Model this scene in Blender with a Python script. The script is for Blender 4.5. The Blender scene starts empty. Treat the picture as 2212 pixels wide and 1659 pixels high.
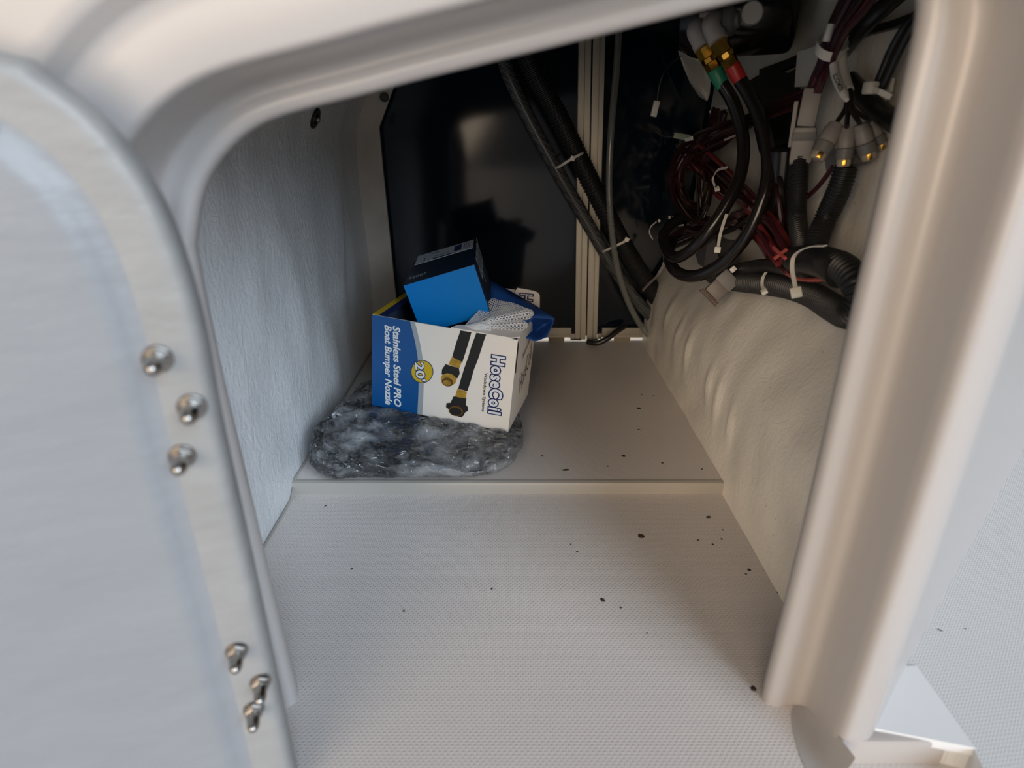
import bpy, bmesh, math, random
import numpy as np
from mathutils import Vector, Matrix, noise
random.seed(7)
SC = bpy.context.scene
COL = SC.collection
V = Vector

# ------------------------------------------------------------------ camera
FPX = 1331.0
PITCH = math.radians(23.2)
CAMZ = 0.55
cd = bpy.data.cameras.new('camera'); cam = bpy.data.objects.new('camera', cd); COL.objects.link(cam)
cam.location = (0, 0, CAMZ); cam.rotation_euler = (math.pi/2 - PITCH, 0, 0)
cd.sensor_width = 36.0; cd.lens = 36.0*FPX/2212.0; cd.clip_start = 0.01
cd.dof.use_dof = True; cd.dof.focus_distance = 1.05; cd.dof.aperture_fstop = 4.0
SC.camera = cam

# ------------------------------------------------------------------ world, sun, exposure
w = bpy.data.worlds.new('sky'); SC.world = w; w.use_nodes = True
bg = w.node_tree.nodes['Background']
bg.inputs['Color'].default_value = (0.95, 0.97, 1.0, 1); bg.inputs['Strength'].default_value = 0.20
def sunlamp(name, energy, angle, color, d):
    sd = bpy.data.lights.new(name, 'SUN'); o = bpy.data.objects.new(name, sd); COL.objects.link(o)
    sd.energy = energy; sd.angle = math.radians(angle); sd.color = color
    o.rotation_euler = V(d).to_track_quat('-Z', 'Y').to_euler(); o.location = (0, -2, 3)
sunlamp('sun', 2.45, 46, (1.0, 0.79, 0.58), (0.37, 0.90, -0.19))          # low warm sun over the left shoulder
sunlamp('open_sky', 3.1, 38, (0.73, 0.86, 1.0), (-0.52, 0.76, -0.40))     # broad bright sky over the right shoulder
SC.view_settings.view_transform = 'Standard'; SC.view_settings.look = 'None'
SC.view_settings.gamma = 1.0; SC.view_settings.use_curve_mapping = False
SC.view_settings.exposure = 0.0

# ------------------------------------------------------------------ picture -> place
_F = V((0, math.cos(PITCH), -math.sin(PITCH))); _U = V((0, math.sin(PITCH), math.cos(PITCH))); _C = V((0, 0, CAMZ))
def ray(u, v): return _F + V((1, 0, 0))*((u-1106)/FPX) - _U*((v-829.5)/FPX)
def at(u, v, Y): d = ray(u, v); return _C + d*(Y/d.y)
def atz(u, v, z): d = ray(u, v); return _C + d*((z-CAMZ)/d.z)
def onplane(u, v, P, n): d = ray(u, v); return _C + d*((P-_C).dot(n)/d.dot(n))
PROF = [(-.05, .332), (0, .336), (.10, .338), (.15, .341), (.185, .349), (.22, .366), (.30, .408), (.34, .424), (.42, .434), (.60, .446), (.95, .46)]
def hull_x(z):
    for (z0, x0), (z1, x1) in zip(PROF, PROF[1:]):
        if z <= z1: return x0 + (x1-x0)*max(0, (z-z0)/(z1-z0))
    return PROF[-1][1]
def W(u, v, c=0.02, cap=1.49):
    """point in front of the hull side, a distance c off it, seen at that pixel"""
    d = ray(u, v); t = .35
    while t < 2.2:
        p = _C + d*t
        if p.x >= hull_x(p.z)-c or p.y >= cap-c: return p
        t += .002
    return p
def pxm(p): return (p-_C).dot(_F)/FPX     # metres per pixel at p

# ------------------------------------------------------------------ materials
def nt(name):
    m = bpy.data.materials.new(name); m.use_nodes = True; t = m.node_tree
    return m, t, t.nodes['Principled BSDF']
def node(t, kind, **kw):
    n = t.nodes.new(kind)
    for k, val in kw.items():
        if k.startswith('in_'): n.inputs[k[3:].replace('_', ' ')].default_value = val
        else: setattr(n, k, val)
    return n
def mat(name, col, rough=.5, metal=0, spec=.5, var=0, vscale=8, bump=0, bscale=60, stretch=None, coat=0, trans=0, alpha=1, rvar=0, sss=0):
    m, t, b = nt(name); L = t.links.new
    c = (*col, 1) if len(col) == 3 else col
    b.inputs['Base Color'].default_value = c; b.inputs['Roughness'].default_value = rough
    b.inputs['Metallic'].default_value = metal; b.inputs['Specular IOR Level'].default_value = spec
    b.inputs['Coat Weight'].default_value = coat; b.inputs['Transmission Weight'].default_value = trans
    b.inputs['Alpha'].default_value = alpha
    tc = node(t, 'ShaderNodeTexCoord'); mp = node(t, 'ShaderNodeMapping'); L(tc.outputs['Object'], mp.inputs['Vector'])
    if stretch: mp.inputs['Scale'].default_value = stretch
    if var:
        n = node(t, 'ShaderNodeTexNoise', in_Scale=vscale, in_Detail=5.0); L(mp.outputs[0], n.inputs['Vector'])
        r = node(t, 'ShaderNodeMapRange'); r.inputs['To Min'].default_value = 1-var; r.inputs['To Max'].default_value = 1+var
        r.inputs['From Min'].default_value = .3; r.inputs['From Max'].default_value = .7
        L(n.outputs['Fac'], r.inputs['Value'])
        x = node(t, 'ShaderNodeVectorMath', operation='SCALE'); x.inputs[0].default_value = c[:3]; L(r.outputs[0], x.inputs['Scale'])
        L(x.outputs[0], b.inputs['Base Color'])
        if rvar:
            r2 = node(t, 'ShaderNodeMapRange'); r2.inputs['To Min'].default_value = rough-rvar; r2.inputs['To Max'].default_value = rough+rvar
            L(n.outputs['Fac'], r2.inputs['Value']); L(r2.outputs[0], b.inputs['Roughness'])
    if bump:
        n = node(t, 'ShaderNodeTexNoise', in_Scale=bscale, in_Detail=4.0); L(mp.outputs[0], n.inputs['Vector'])
        bp = node(t, 'ShaderNodeBump'); bp.inputs['Strength'].default_value = 1; bp.inputs['Distance'].default_value = bump
        L(n.outputs['Fac'], bp.inputs['Height']); L(bp.outputs[0], b.inputs['Normal'])
    return m

def mat_nonskid(name, col, pitch=.0056, depth=.00050, turn=0):
    """moulded diamond non-skid gelcoat"""
    m, t, b = nt(name); L = t.links.new
    tc = node(t, 'ShaderNodeTexCoord'); sp = node(t, 'ShaderNodeSeparateXYZ'); rt = node(t, 'ShaderNodeMapping'); rt.inputs['Rotation'].default_value = (0, 0, turn)
    L(tc.outputs['Object'], rt.inputs['Vector']); L(rt.outputs[0], sp.inputs[0])
    def M(op, a, b_): 
        n = node(t, 'ShaderNodeMath', operation=op)
        for i, q in enumerate((a, b_)):
            if q is None: continue
            if isinstance(q, (int, float)): n.inputs[i].default_value = q
            else: L(q, n.inputs[i])
        return n.outputs[0]
    k = 2*math.pi/pitch
    a = M('SINE', M('MULTIPLY', M('ADD', sp.outputs['X'], M('MULTIPLY', sp.outputs['Y'], .85)), k), None)
    c = M('SINE', M('MULTIPLY', M('SUBTRACT', sp.outputs['X'], M('MULTIPLY', sp.outputs['Y'], .85)), k), None)
    h = M('MULTIPLY', M('MAXIMUM', a, -.15), M('MAXIMUM', c, -.15))
    bp = node(t, 'ShaderNodeBump'); bp.inputs['Distance'].default_value = depth; bp.inputs['Strength'].default_value = 1
    L(h, bp.inputs['Height']); L(bp.outputs[0], b.inputs['Normal'])
    n = node(t, 'ShaderNodeTexNoise', in_Scale=5.0, in_Detail=6.0); L(tc.outputs['Object'], n.inputs['Vector'])
    r = node(t, 'ShaderNodeMapRange'); r.inputs['To Min'].default_value = .93; r.inputs['To Max'].default_value = 1.05
    L(n.outputs['Fac'], r.inputs['Value'])
    x = node(t, 'ShaderNodeVectorMath', operation='SCALE'); x.inputs[0].default_value = col; L(r.outputs[0], x.inputs['Scale'])
    L(x.outputs[0], b.inputs['Base Color']); b.inputs['Roughness'].default_value = .42
    return m

def mat_glassfibre(name, col, rough=.35, axis=(1, 1, 1), d1=.0012, d2=.0003):
    """hand-laid fibreglass painted over: strands, drips and pin-holes"""
    m, t, b = nt(name); L = t.links.new
    tc = node(t, 'ShaderNodeTexCoord'); mp = node(t, 'ShaderNodeMapping'); mp.inputs['Scale'].default_value = axis
    L(tc.outputs['Object'], mp.inputs['Vector'])
    n1 = node(t, 'ShaderNodeTexNoise', in_Scale=45.0, in_Detail=6.0, in_Roughness=.6, in_Distortion=1.2); L(mp.outputs[0], n1.inputs['Vector'])
    n2 = node(t, 'ShaderNodeTexNoise', in_Scale=130.0, in_Detail=3.0, in_Distortion=2.5); L(mp.outputs[0], n2.inputs['Vector'])
    b1 = node(t, 'ShaderNodeBump'); b1.inputs['Distance'].default_value = d1; b1.inputs['Strength'].default_value = 1
    b2 = node(t, 'ShaderNodeBump'); b2.inputs['Distance'].default_value = d2; b2.inputs['Strength'].default_value = 1
    L(n1.outputs['Fac'], b1.inputs['Height']); L(n2.outputs['Fac'], b2.inputs['Height'])
    L(b1.outputs[0], b2.inputs['Normal']); L(b2.outputs[0], b.inputs['Normal'])
    n3 = node(t, 'ShaderNodeTexNoise', in_Scale=9.0, in_Detail=8.0); L(tc.outputs['Object'], n3.inputs['Vector'])
    r = node(t, 'ShaderNodeMapRange'); r.inputs['To Min'].default_value = .86; r.inputs['To Max'].default_value = 1.1
    L(n3.outputs['Fac'], r.inputs['Value'])
    vo = node(t, 'ShaderNodeTexVoronoi', in_Scale=38.0); L(tc.outputs['Object'], vo.inputs['Vector'])
    pin = node(t, 'ShaderNodeMapRange'); pin.inputs['From Min'].default_value = .035; pin.inputs['From Max'].default_value = .06
    pin.inputs['To Min'].default_value = .55
    L(vo.outputs['Distance'], pin.inputs['Value'])
    mu = node(t, 'ShaderNodeMath', operation='MULTIPLY'); L(r.outputs[0], mu.inputs[0]); L(pin.outputs[0], mu.inputs[1])
    x = node(t, 'ShaderNodeVectorMath', operation='SCALE'); x.inputs[0].default_value = col; L(mu.outputs[0], x.inputs['Scale'])
    L(x.outputs[0], b.inputs['Base Color']); b.inputs['Roughness'].default_value = rough
    return m

def mat_film(name):
    """crinkled clear bubble wrap: mostly see-through, glossy, a little milky"""
    m, t, b = nt(name); L = t.links.new; out = t.nodes['Material Output']
    tr = node(t, 'ShaderNodeBsdfTransparent'); tr.inputs['Color'].default_value = (.93, .95, .97, 1)
    gl = node(t, 'ShaderNodeBsdfGlossy'); gl.inputs['Roughness'].default_value = .06
    df = node(t, 'ShaderNodeBsdfDiffuse'); df.inputs['Color'].default_value = (.85, .87, .90, 1)
    tl = node(t, 'ShaderNodeBsdfTranslucent'); tl.inputs['Color'].default_value = (.85, .87, .90, 1)
    tc = node(t, 'ShaderNodeTexCoord')
    n = node(t, 'ShaderNodeTexNoise', in_Scale=16.0, in_Detail=7.0, in_Distortion=.3, in_Roughness=.62); L(tc.outputs['Object'], n.inputs['Vector'])
    wv = node(t, 'ShaderNodeTexNoise', in_Scale=30.0, in_Detail=2.0); L(tc.outputs['Object'], wv.inputs['Vector'])
    ad = node(t, 'ShaderNodeVectorMath', operation='MULTIPLY_ADD'); L(wv.outputs['Color'], ad.inputs[0]); ad.inputs[1].default_value = (.05, .05, .05); L(tc.outputs['Object'], ad.inputs[2])
    n4 = node(t, 'ShaderNodeTexVoronoi', in_Scale=95.0, feature='SMOOTH_F1'); L(ad.outputs[0], n4.inputs['Vector'])
    n2 = node(t, 'ShaderNodeTexNoise', in_Scale=150.0, in_Detail=4.0); L(tc.outputs['Object'], n2.inputs['Vector'])
    iv = node(t, 'ShaderNodeMath', operation='MULTIPLY'); iv.inputs[1].default_value = -1; L(n4.outputs['Distance'], iv.inputs[0])
    bp = node(t, 'ShaderNodeBump'); bp.inputs['Distance'].default_value = .0075; bp.inputs['Strength'].default_value = 1
    L(iv.outputs[0], bp.inputs['Height'])
    bp2 = node(t, 'ShaderNodeBump'); bp2.inputs['Distance'].default_value = .0012; bp2.inputs['Strength'].default_value = 1
    L(n2.outputs['Fac'], bp2.inputs['Height']); L(bp.outputs[0], bp2.inputs['Normal'])
    L(bp2.outputs[0], gl.inputs['Normal'])
    fr = node(t, 'ShaderNodeFresnel'); fr.inputs['IOR'].default_value = 1.75; L(bp2.outputs[0], fr.inputs['Normal'])
    mk = node(t, 'ShaderNodeMapRange'); mk.inputs['From Min'].default_value = .45; mk.inputs['From Max'].default_value = .70
    mk.inputs['To Min'].default_value = .05; mk.inputs['To Max'].default_value = .60; L(n.outputs['Fac'], mk.inputs['Value'])
    a = node(t, 'ShaderNodeMixShader'); a.inputs[0].default_value = .4; L(df.outputs[0], a.inputs[1]); L(tl.outputs[0], a.inputs[2])
    c = node(t, 'ShaderNodeMixShader'); L(mk.outputs[0], c.inputs[0]); L(tr.outputs[0], c.inputs[1]); L(a.outputs[0], c.inputs[2])
    e = node(t, 'ShaderNodeMixShader'); L(fr.outputs[0], e.inputs[0]); L(c.outputs[0], e.inputs[1]); L(gl.outputs[0], e.inputs[2])
    L(e.outputs[0], out.inputs['Surface'])
    return m

def mat_braid(name):
    m, t, b = nt(name); L = t.links.new
    tc = node(t, 'ShaderNodeTexCoord')
    c = node(t, 'ShaderNodeTexChecker', in_Scale=260.0); L(tc.outputs['Object'], c.inputs['Vector'])
    c.inputs['Color1'].default_value = (.10, .105, .105, 1); c.inputs['Color2'].default_value = (.035, .037, .038, 1)
    L(c.outputs['Color'], b.inputs['Base Color']); b.inputs['Roughness'].default_value = .25
    return m

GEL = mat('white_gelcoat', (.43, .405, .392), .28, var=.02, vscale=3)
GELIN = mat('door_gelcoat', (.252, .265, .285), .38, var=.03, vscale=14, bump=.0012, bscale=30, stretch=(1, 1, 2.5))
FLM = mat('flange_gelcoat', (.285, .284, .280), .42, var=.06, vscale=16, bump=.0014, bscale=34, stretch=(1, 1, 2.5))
FLOORM = mat_nonskid('nonskid_gelcoat', (.67, .62, .59))
DECKM = mat_nonskid('deck_nonskid', (.64, .655, .66), .0050, .00045, .75)
LEDGE = mat('smooth_gelcoat', (.36, .335, .30), .35, var=.03)
FIBL = mat_glassfibre('fibreglass_left', (.70, .715, .73), .28, (1, 1.45, .8), .0022, .0006)
FIBR = mat_glassfibre('fibreglass_right', (.84, .79, .70), .38, (1, 1.2, .8))
CEILM = mat('ceiling_paint', (.10, .10, .095), .7, var=.1)
FLANGE = mat('flange_paint', (.60, .53, .45), .6, var=.08, vscale=20)
NAVY = mat('navy_gloss', (.003, .007, .014), .09, spec=.35)
ALU = mat('brushed_aluminium', (.40, .375, .32), .42, metal=.85, var=.08, vscale=30, stretch=(1, 1, .05))
FOOT = mat('foot_block', (.22, .19, .14), .7)
BLACK = mat('black_rubber', (.012, .012, .012), .32, var=.2, vscale=40)
BLACKG = mat('black_gloss_hose', (.010, .008, .008), .18)
LOOM = mat('black_loom', (.014, .014, .015), .42, spec=.4)
TAPE = mat('black_tape', (.018, .018, .019), .40, var=.3, vscale=30, bump=.001, bscale=70)
CHROME = mat('polished_steel', (.34, .325, .31), .20, metal=1.0)
DKCHROME = mat('satin_steel', (.5, .49, .47), .3, metal=1.0)
BRASS = mat('brass', (.62, .36, .06), .22, metal=1.0)
NICKEL = mat('grey_nickel', (.55, .52, .49), .38, metal=.15)
GREENB = mat('green_band', (.02, .22, .12), .4)
REDB = mat('red_band', (.45, .02, .015), .35)
NYLON = mat('white_nylon', (.72, .70, .64), .38)
GREYP = mat('grey_plastic', (.27, .25, .235), .45, var=.05)
GREYD = mat('dark_grey_plastic', (.15, .145, .14), .5)
BROWNP = mat('brown_seal', (.10, .045, .03), .5)
WIREM = [mat('wine_wire', (.045, .008, .012), .35), mat('dark_wine_wire', (.028, .006, .008), .35), mat('red_wire', (.16, .022, .024), .35),
         mat('olive_wire', (.055, .038, .014), .4), mat('black_wire', (.012, .010, .010), .35), mat('plum_wire', (.05, .018, .035), .35)]
REDBRT = mat('bright_red_wire', (.46, .09, .075), .35)
WHITET = mat('white_sleeve', (.66, .65, .61), .42)
CLEAR = mat('clear_tube', (.22, .23, .22), .12, alpha=.55, coat=.5)
BRAID = mat_braid('braided_hose')
CARDW = mat('white_card', (.86, .79, .70), .42, var=.02)
CARDI = mat('card_inside', (.05, .07, .12), .6)
PBLUE = mat('print_blue', (.004, .082, .27), .30)
PNAVY = mat('print_navy', (.008, .020, .11), .35)
PGREY = mat('print_grey', (.36, .39, .41), .4)
PYEL = mat('print_yellow', (.62, .42, .012), .35)
PWHT = mat('print_white', (.78, .78, .76), .4)
PGREYD = mat('print_dark_grey', (.10, .09, .075), .5)
PBLK = mat('print_black', (.014, .014, .013), .45)
PGOLD = mat('print_gold', (.42, .24, .03), .35, var=.35, vscale=90)
PGOLDD = mat('print_dark_gold', (.12, .06, .008), .4)
AQBLUE = mat('bright_blue_card', (.0, .20, .58), .42, spec=.25)
AQNAVY = mat('navy_card', (.004, .020, .055), .38)
AQWHT = mat('pale_blue_print', (.58, .66, .74), .4)
BAGBLUE = mat('blue_nylon', (.018, .085, .32), .45, bump=.0003, bscale=900)
NETM = mat('white_net', (.74, .74, .74), .5)
DIRT = mat('dirt', (.035, .025, .016), .9)
BADGE = mat('satin_badge', (.40, .39, .37), .45, metal=.3)
TIPM = mat('beige_tip', (.34, .29, .23), .4)
FOAM = mat('grey_foam', (.09, .09, .085), .8)

# ------------------------------------------------------------------ mesh builder
class MB:
    def __init__(s): s.v = []; s.f = []
    def add(s, vs, fs):
        n = len(s.v); s.v += [V(p) for p in vs]; s.f += [tuple(i+n for i in f) for f in fs]; return s
    def quadgrid(s, rows, closed_u=False, closed_v=False):
        nu = len(rows); nv = len(rows[0]); vs = [p for r in rows for p in r]; fs = []
        for i in range(nu if closed_u else nu-1):
            for j in range(nv if closed_v else nv-1):
                a = i; b = (i+1) % nu; c = j; d = (j+1) % nv
                fs.append((a*nv+c, b*nv+c, b*nv+d, a*nv+d))
        return s.add(vs, fs)
    def box(s, c, size, rot=None, bev=0):
        c = V(c); x, y, z = [q/2 for q in size]; b = min(bev, x*.9, y*.9, z*.9)
        if b <= 0:
            vs = [V((i*x, j*y, k*z)) for k in (-1, 1) for j in (-1, 1) for i in (-1, 1)]
            fs = [(0, 2, 3, 1), (4, 5, 7, 6), (0, 1, 5, 4), (2, 6, 7, 3), (0, 4, 6, 2), (1, 3, 7, 5)]
        else:
            bm = bmesh.new(); bmesh.ops.create_cube(bm, size=1)
            bmesh.ops.scale(bm, vec=(2*x, 2*y, 2*z), verts=bm.verts)
            bmesh.ops.bevel(bm, geom=bm.edges[:]+bm.verts[:], offset=b, segments=2, affect='EDGES', profile=.6)
            bm.verts.index_update(); vs = [q.co.copy() for q in bm.verts]; fs = [tuple(q.index for q in f.verts) for f in bm.faces]; bm.free()
        if rot is not None: vs = [rot @ p for p in vs]
        return s.add([p+c for p in vs], fs)
    def tube(s, path, r, seg=10, caps=True, flat=None):
        """path list of Vector, r float or list; parallel-transport frame"""
        P = [V(p) for p in path]; n = len(P); R_ = r if isinstance(r, (list, tuple)) else [r]*n
        T = [(P[min(i+1, n-1)]-P[max(i-1, 0)]).normalized() for i in range(n)]
        a = V((0, 0, 1)) if abs(T[0].z) < .9 else V((1, 0, 0))
        N = (a-T[0]*a.dot(T[0])).normalized(); rows = []
        for i in range(n):
            if i:
                N = N-T[i]*N.dot(T[i]); N.normalize()
            B = T[i].cross(N)
            rows.append([P[i]+(N*math.cos(2*math.pi*k/seg)+B*math.sin(2*math.pi*k/seg))*R_[i] for k in range(seg)])
        s.quadgrid(rows, closed_v=True)
        if caps:
            m = len(s.v); base = m-n*seg
            s.f.append(tuple(base+k for k in range(seg))[::-1]); s.f.append(tuple(m-seg+k for k in range(seg)))
        return s
    def lathe(s, o, axis, prof, seg=20):
        """prof list of (distance along axis, radius)"""
        o = V(o); axis = V(axis).normalized()
        return s.tube([o+axis*d for d, r in prof], [max(r, 1e-5) for d, r in prof], seg, True) if False else s._lathe(o, axis, prof, seg)
    def _lathe(s, o, ax, prof, seg):
        a = V((0, 0, 1)) if abs(ax.z) < .9 else V((1, 0, 0)); N = (a-ax*a.dot(ax)).normalized(); B = ax.cross(N)
        rows = [[o+ax*d+(N*math.cos(2*math.pi*k/seg)+B*math.sin(2*math.pi*k/seg))*r for k in range(seg)] for d, r in prof]
        s.quadgrid(rows, closed_v=True); m = len(s.v); base = m-len(prof)*seg
        s.f.append(tuple(base+k for k in range(seg))[::-1]); s.f.append(tuple(m-seg+k for k in range(seg)))
        return s
    def ribbon(s, path, wdirs, w_, t):
        P = [V(p) for p in path]; n = len(P); rows = []
        for i in range(n):
            T = (P[min(i+1, n-1)]-P[max(i-1, 0)]).normalized(); D = V(wdirs[i] if isinstance(wdirs, list) else wdirs)
            D = (D-T*D.dot(T)).normalized(); N = T.cross(D)
            rows.append([P[i]+D*w_/2*a+N*t/2*b for a, b in ((-1, -1), (1, -1), (1, 1), (-1, 1))])
        s.quadgrid(rows, closed_v=True); m = len(s.v)
        s.f.append((m-4*n+3, m-4*n+2, m-4*n+1, m-4*n)); s.f.append((m-4, m-3, m-2, m-1)); return s
    def prism(s, poly, dirv):
        n = len(poly); d = V(dirv); P = [V(p) for p in poly]
        fs = [tuple(range(n))[::-1], tuple(range(n, 2*n))]+[(i, (i+1) % n, n+(i+1) % n, n+i) for i in range(n)]
        return s.add(P+[p+d for p in P], fs)
    def build(s, name, m, parent=None, smooth=True, fix=True, flat_angle=None):
        me = bpy.data.meshes.new(name); me.from_pydata(s.v, [], s.f); me.update()
        if fix:
            bm = bmesh.new(); bm.from_mesh(me); bmesh.ops.recalc_face_normals(bm, faces=bm.faces); bm.to_mesh(me); bm.free()
        me.materials.append(m)
        for p in me.polygons: p.use_smooth = smooth
        if smooth: me.set_sharp_from_angle(angle=flat_angle if flat_angle else math.radians(42))
        o = bpy.data.objects.new(name, me); COL.objects.link(o)
        if parent: o.parent = parent
        return o
def tag(o, label=None, cat=None, group=None, kind=None):
    for k, q in (('label', label), ('category', cat), ('group', group), ('kind', kind)):
        if q: o[k] = q
    return o
def thing(name, label, cat, group=None, loc=(0, 0, 0)):
    o = bpy.data.objects.new(name, None); COL.objects.link(o); o.empty_display_size = .02
    o.location = loc; tag(o, label, cat, group); return o
def settle(root):
    """move an Empty to the base of its parts (parts keep their place)"""
    lo = V((1e9,)*3); hi = -lo; ms = []
    def walk(o):
        for ch in o.children:
            if ch.type == 'MESH': ms.append(ch)
            walk(ch)
    walk(root)
    for o in ms:
        for q in o.data.vertices:
            for k in range(3): lo[k] = min(lo[k], q.co[k]); hi[k] = max(hi[k], q.co[k])
    base = V(((lo.x+hi.x)/2, (lo.y+hi.y)/2, lo.z)); root.location = base; done = set()
    for o in ms:
        if o.data.name in done: continue
        done.add(o.data.name); o.data.transform(Matrix.Translation(-base))
    return root
def settle_mesh(o):
    vs = o.data.vertices; n = len(vs)
    base = V((sum(q.co.x for q in vs)/n, sum(q.co.y for q in vs)/n, min(q.co.z for q in vs)))
    o.data.transform(Matrix.Translation(-base)); o.location = base; return o
def spline(pts, n=None, step=None, closed=False):
    P = [V(p) for p in pts]; out = []
    if closed: Q = [P[-1]]+P+[P[0], P[1]]
    else: Q = [P[0]*2-P[1]]+P+[P[-1]*2-P[-2]]
    for i in range(1, len(Q)-2):
        a, b, c, d = Q[i-1:i+3]
        for k in range(16):
            t = k/16; out.append(.5*((2*b)+(c-a)*t+(2*a-5*b+4*c-d)*t*t+(3*b-a-3*c+d)*t**3))
    if not closed: out.append(Q[-2])
    else: out.append(out[0])
    L = [0]
    for a, b in zip(out, out[1:]): L.append(L[-1]+(b-a).length)
    if step: n = max(2, int(L[-1]/step)+1)
    n = n or 40; res = []; j = 0
    for k in range(n):
        s_ = L[-1]*k/(n-1)
        while j < len(L)-2 and L[j+1] < s_: j += 1
        q = (s_-L[j])/max(1e-9, L[j+1]-L[j]); res.append(out[j].lerp(out[j+1], min(1, q)))
    return res
def corrugated(path_pts, r, pitch=.0045, amp=.10, seg=14):
    P = spline(path_pts, step=pitch/4); R_ = [r*(1-amp*(1 if (i % 4) in (0, 1) else 0)) for i in range(len(P))]
    return MB().tube(P, R_, seg)

# ================================================================== THE SETTING
# ---- floors
def slab(name, x0, x1, y0, y1, z, m, th=.02, n=(2, 2)):
    o = MB().box(((x0+x1)/2, (y0+y1)/2, z-th/2), (x1-x0, y1-y0, th)).build(name, m, None, False)
    o['kind'] = 'structure'; return o
STEPY = .8355; ZU = .021
fl = slab('floor', -3.5, 3.5, -5.0, STEPY, 0.0, FLOORM); tag(fl, 'white diamond-pattern non-skid floor in the locker doorway')
up = slab('floor', -.45, .42, STEPY+.004, 2.6, ZU, FLOORM, .018); tag(up, 'raised non-skid floor at the back of the locker')
m_ = MB(); prof = [(STEPY, -.002), (STEPY, ZU-.004), (STEPY+.0015, ZU-.001), (STEPY+.005, ZU+.0003), (STEPY+.012, ZU+.0002), (STEPY+.012, -.002)]
m_.quadgrid([[V((x, y, z)) for y, z in prof] for x in (-.352, .345)])
st = m_.build('trim_1', LEDGE); tag(st, 'smooth cream step edge across the locker floor', kind='structure')
# ---- raised cockpit deck to the right of the locker
c0 = atz(1916, 1568, .03); c1 = atz(2103, 1613, .03); c2 = atz(1975, 1440, .03)
poly = [V((c0.x-.02, c0.y, .03)), c0, c1, V((c1.x-.012, .34, .03)), V((c1.x-.02, -.4, .03)), V((3.5, -.4, .03)), V((3.5, 4, .03)), V((3.0, 3.05, .03)), V((.36, .44, .03))]
dk = MB().prism(poly, (0, 0, -.04)).build('floor', DECKM, None, False); tag(dk, 'pale grey non-skid deck outside right of the doorway', kind='structure')
lip = MB().prism([c0+V((-.02, .0, .0012)), c0+V((-.02, -.002, .0012)), c1+V((0, -.002, .0012)), c2+V((.002, 0, .0012)), c2+V((-.03, .0, .0012))], (0, 0, -.010))
tag(lip.build('trim_2', mat('smooth_deck_gelcoat', (.74, .76, .78), .3), None, False), 'smooth white triangular margin at the deck corner', kind='structure')

# ---- left side wall, with its bend and back flange
def lx(z): return -.350 if z < .525 else -.350+(z-.525)*.42
rows = []
for i in range(101):
    y = .376+(1.50-.376)*i/100; r = []
    for j in range(73):
        z = -.01+.88*j/72; x = lx(z)
        if abs(z-.525) < .03: x = -.350+.42*max(0, (z-.495))**2/.12 if z > .495 else x
        d = .006*noise.noise(V((0, y*5, z*3)))+.004*noise.noise(V((3, y*14, z*6)))
        k = max(0, 1-abs(y-1.27-.25*(z-.3))/.012)*max(0, 1-abs(z-.33)/.13); d += .004*k   # a resin run
        r.append(V((x+d*min(1, max(0, (z-.02)/.08)), y, z)))
    rows.append(r)
wl = MB().quadgrid(rows).build('wall_left', FIBL, fix=False); tag(wl, 'grey rough fibreglass side wall left of the stacked boxes', kind='structure')
fe = [(.0, -.288), (.145, -.290), (.45, -.297), (.535, -.298), (.615, -.260), (.86, -.15)]
poly = [V((x, 1.497, z)) for z, x in fe]+[V((lx(z)-.012, 1.497, z)) for z in (.86, .7, .54, .5, 0)]
MB().prism(poly, (0, .006, 0)).build('flange', FLANGE, wl, False)
MB().tube([V((-.3475, y, .0005 if y < STEPY else ZU+.0005)) for y in np.linspace(.40, 1.49, 40)], .0022, 6).build('sealant_bead', LEDGE, wl)
g = V((lx(.60)+.006, 1.20, .60)); g = onplane(680, 255, V((lx(.6), 0, .6)), V((1, 0, -.42)).normalized())
gn = V((1, 0, -.42)).normalized()
gr = MB().lathe(g-gn*.004, gn, [(0, .018), (.006, .018), (.008, .016), (.008, .010), (.003, .009), (.003, .0001)], 24).build('grommet', BLACK, wl)
MB().lathe(g, gn, [(0, .006), (.007, .006), (.009, .004), (.009, .0001)], 12).build('plug', DKCHROME, gr)
sp_ = at(830, 210, 1.494); MB().lathe(sp_, (0, -1, 0), [(-.004, .010), (.001, .010), (.002, .008), (-.001, .006), (-.001, .0001)], 16).build('screw_recess', FOAM, wl)

# ---- right side: inner hull face with rounded ledge
rows = []
ZS = list(np.linspace(-.04, .36, 64))+list(np.linspace(.37, .87, 40))
for i in range(121):
    r = []
    for z in ZS:
        x = hull_x(z); y0 = x+.075; y = y0+(1.505-y0)*i/120
        d = .007*noise.noise(V((9, y*5, z*6)))+.0035*noise.noise(V((4, y*16, z*13)))
        for (yy, zz, a, s1, s2) in ((1.20, .15, .006, .012, .03), (1.12, .14, .007, .01, .035), (.98, .13, .006, .01, .03), (.93, .12, .006, .01, .04), (.86, .11, .005, .008, .03), (1.3, .16, .005, .01, .03)):
            d += a*math.exp(-((y-yy)/s1)**2-((z-zz)/s2)**2)
        r.append(V((x-d*min(1, max(.15, z/.05)), y, z)))
    rows.append(r)
rows.append([V((.50, 1.507, p.z)) for p in rows[-1]])
wr = MB().quadgrid(rows).build('wall_right', FIBR, fix=False); tag(wr, 'cream fibreglass hull side with a bulging ledge under the wiring', kind='structure')
# ---- daylight in the open space beyond the back panels
al = bpy.data.lights.new('daylight_behind', 'AREA'); al.energy = 9; al.size = .7; al.color = (1, .93, .80)
ao = bpy.data.objects.new('daylight_behind', al); COL.objects.link(ao); ao.location = (.15, 2.05, .75)
# ---- ceiling and white panels up under it
ce = slab('ceiling', -.5, .6, .40, 1.62, .88, CEILM); tag(ce, 'dark underside of the console above the wiring')

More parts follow.
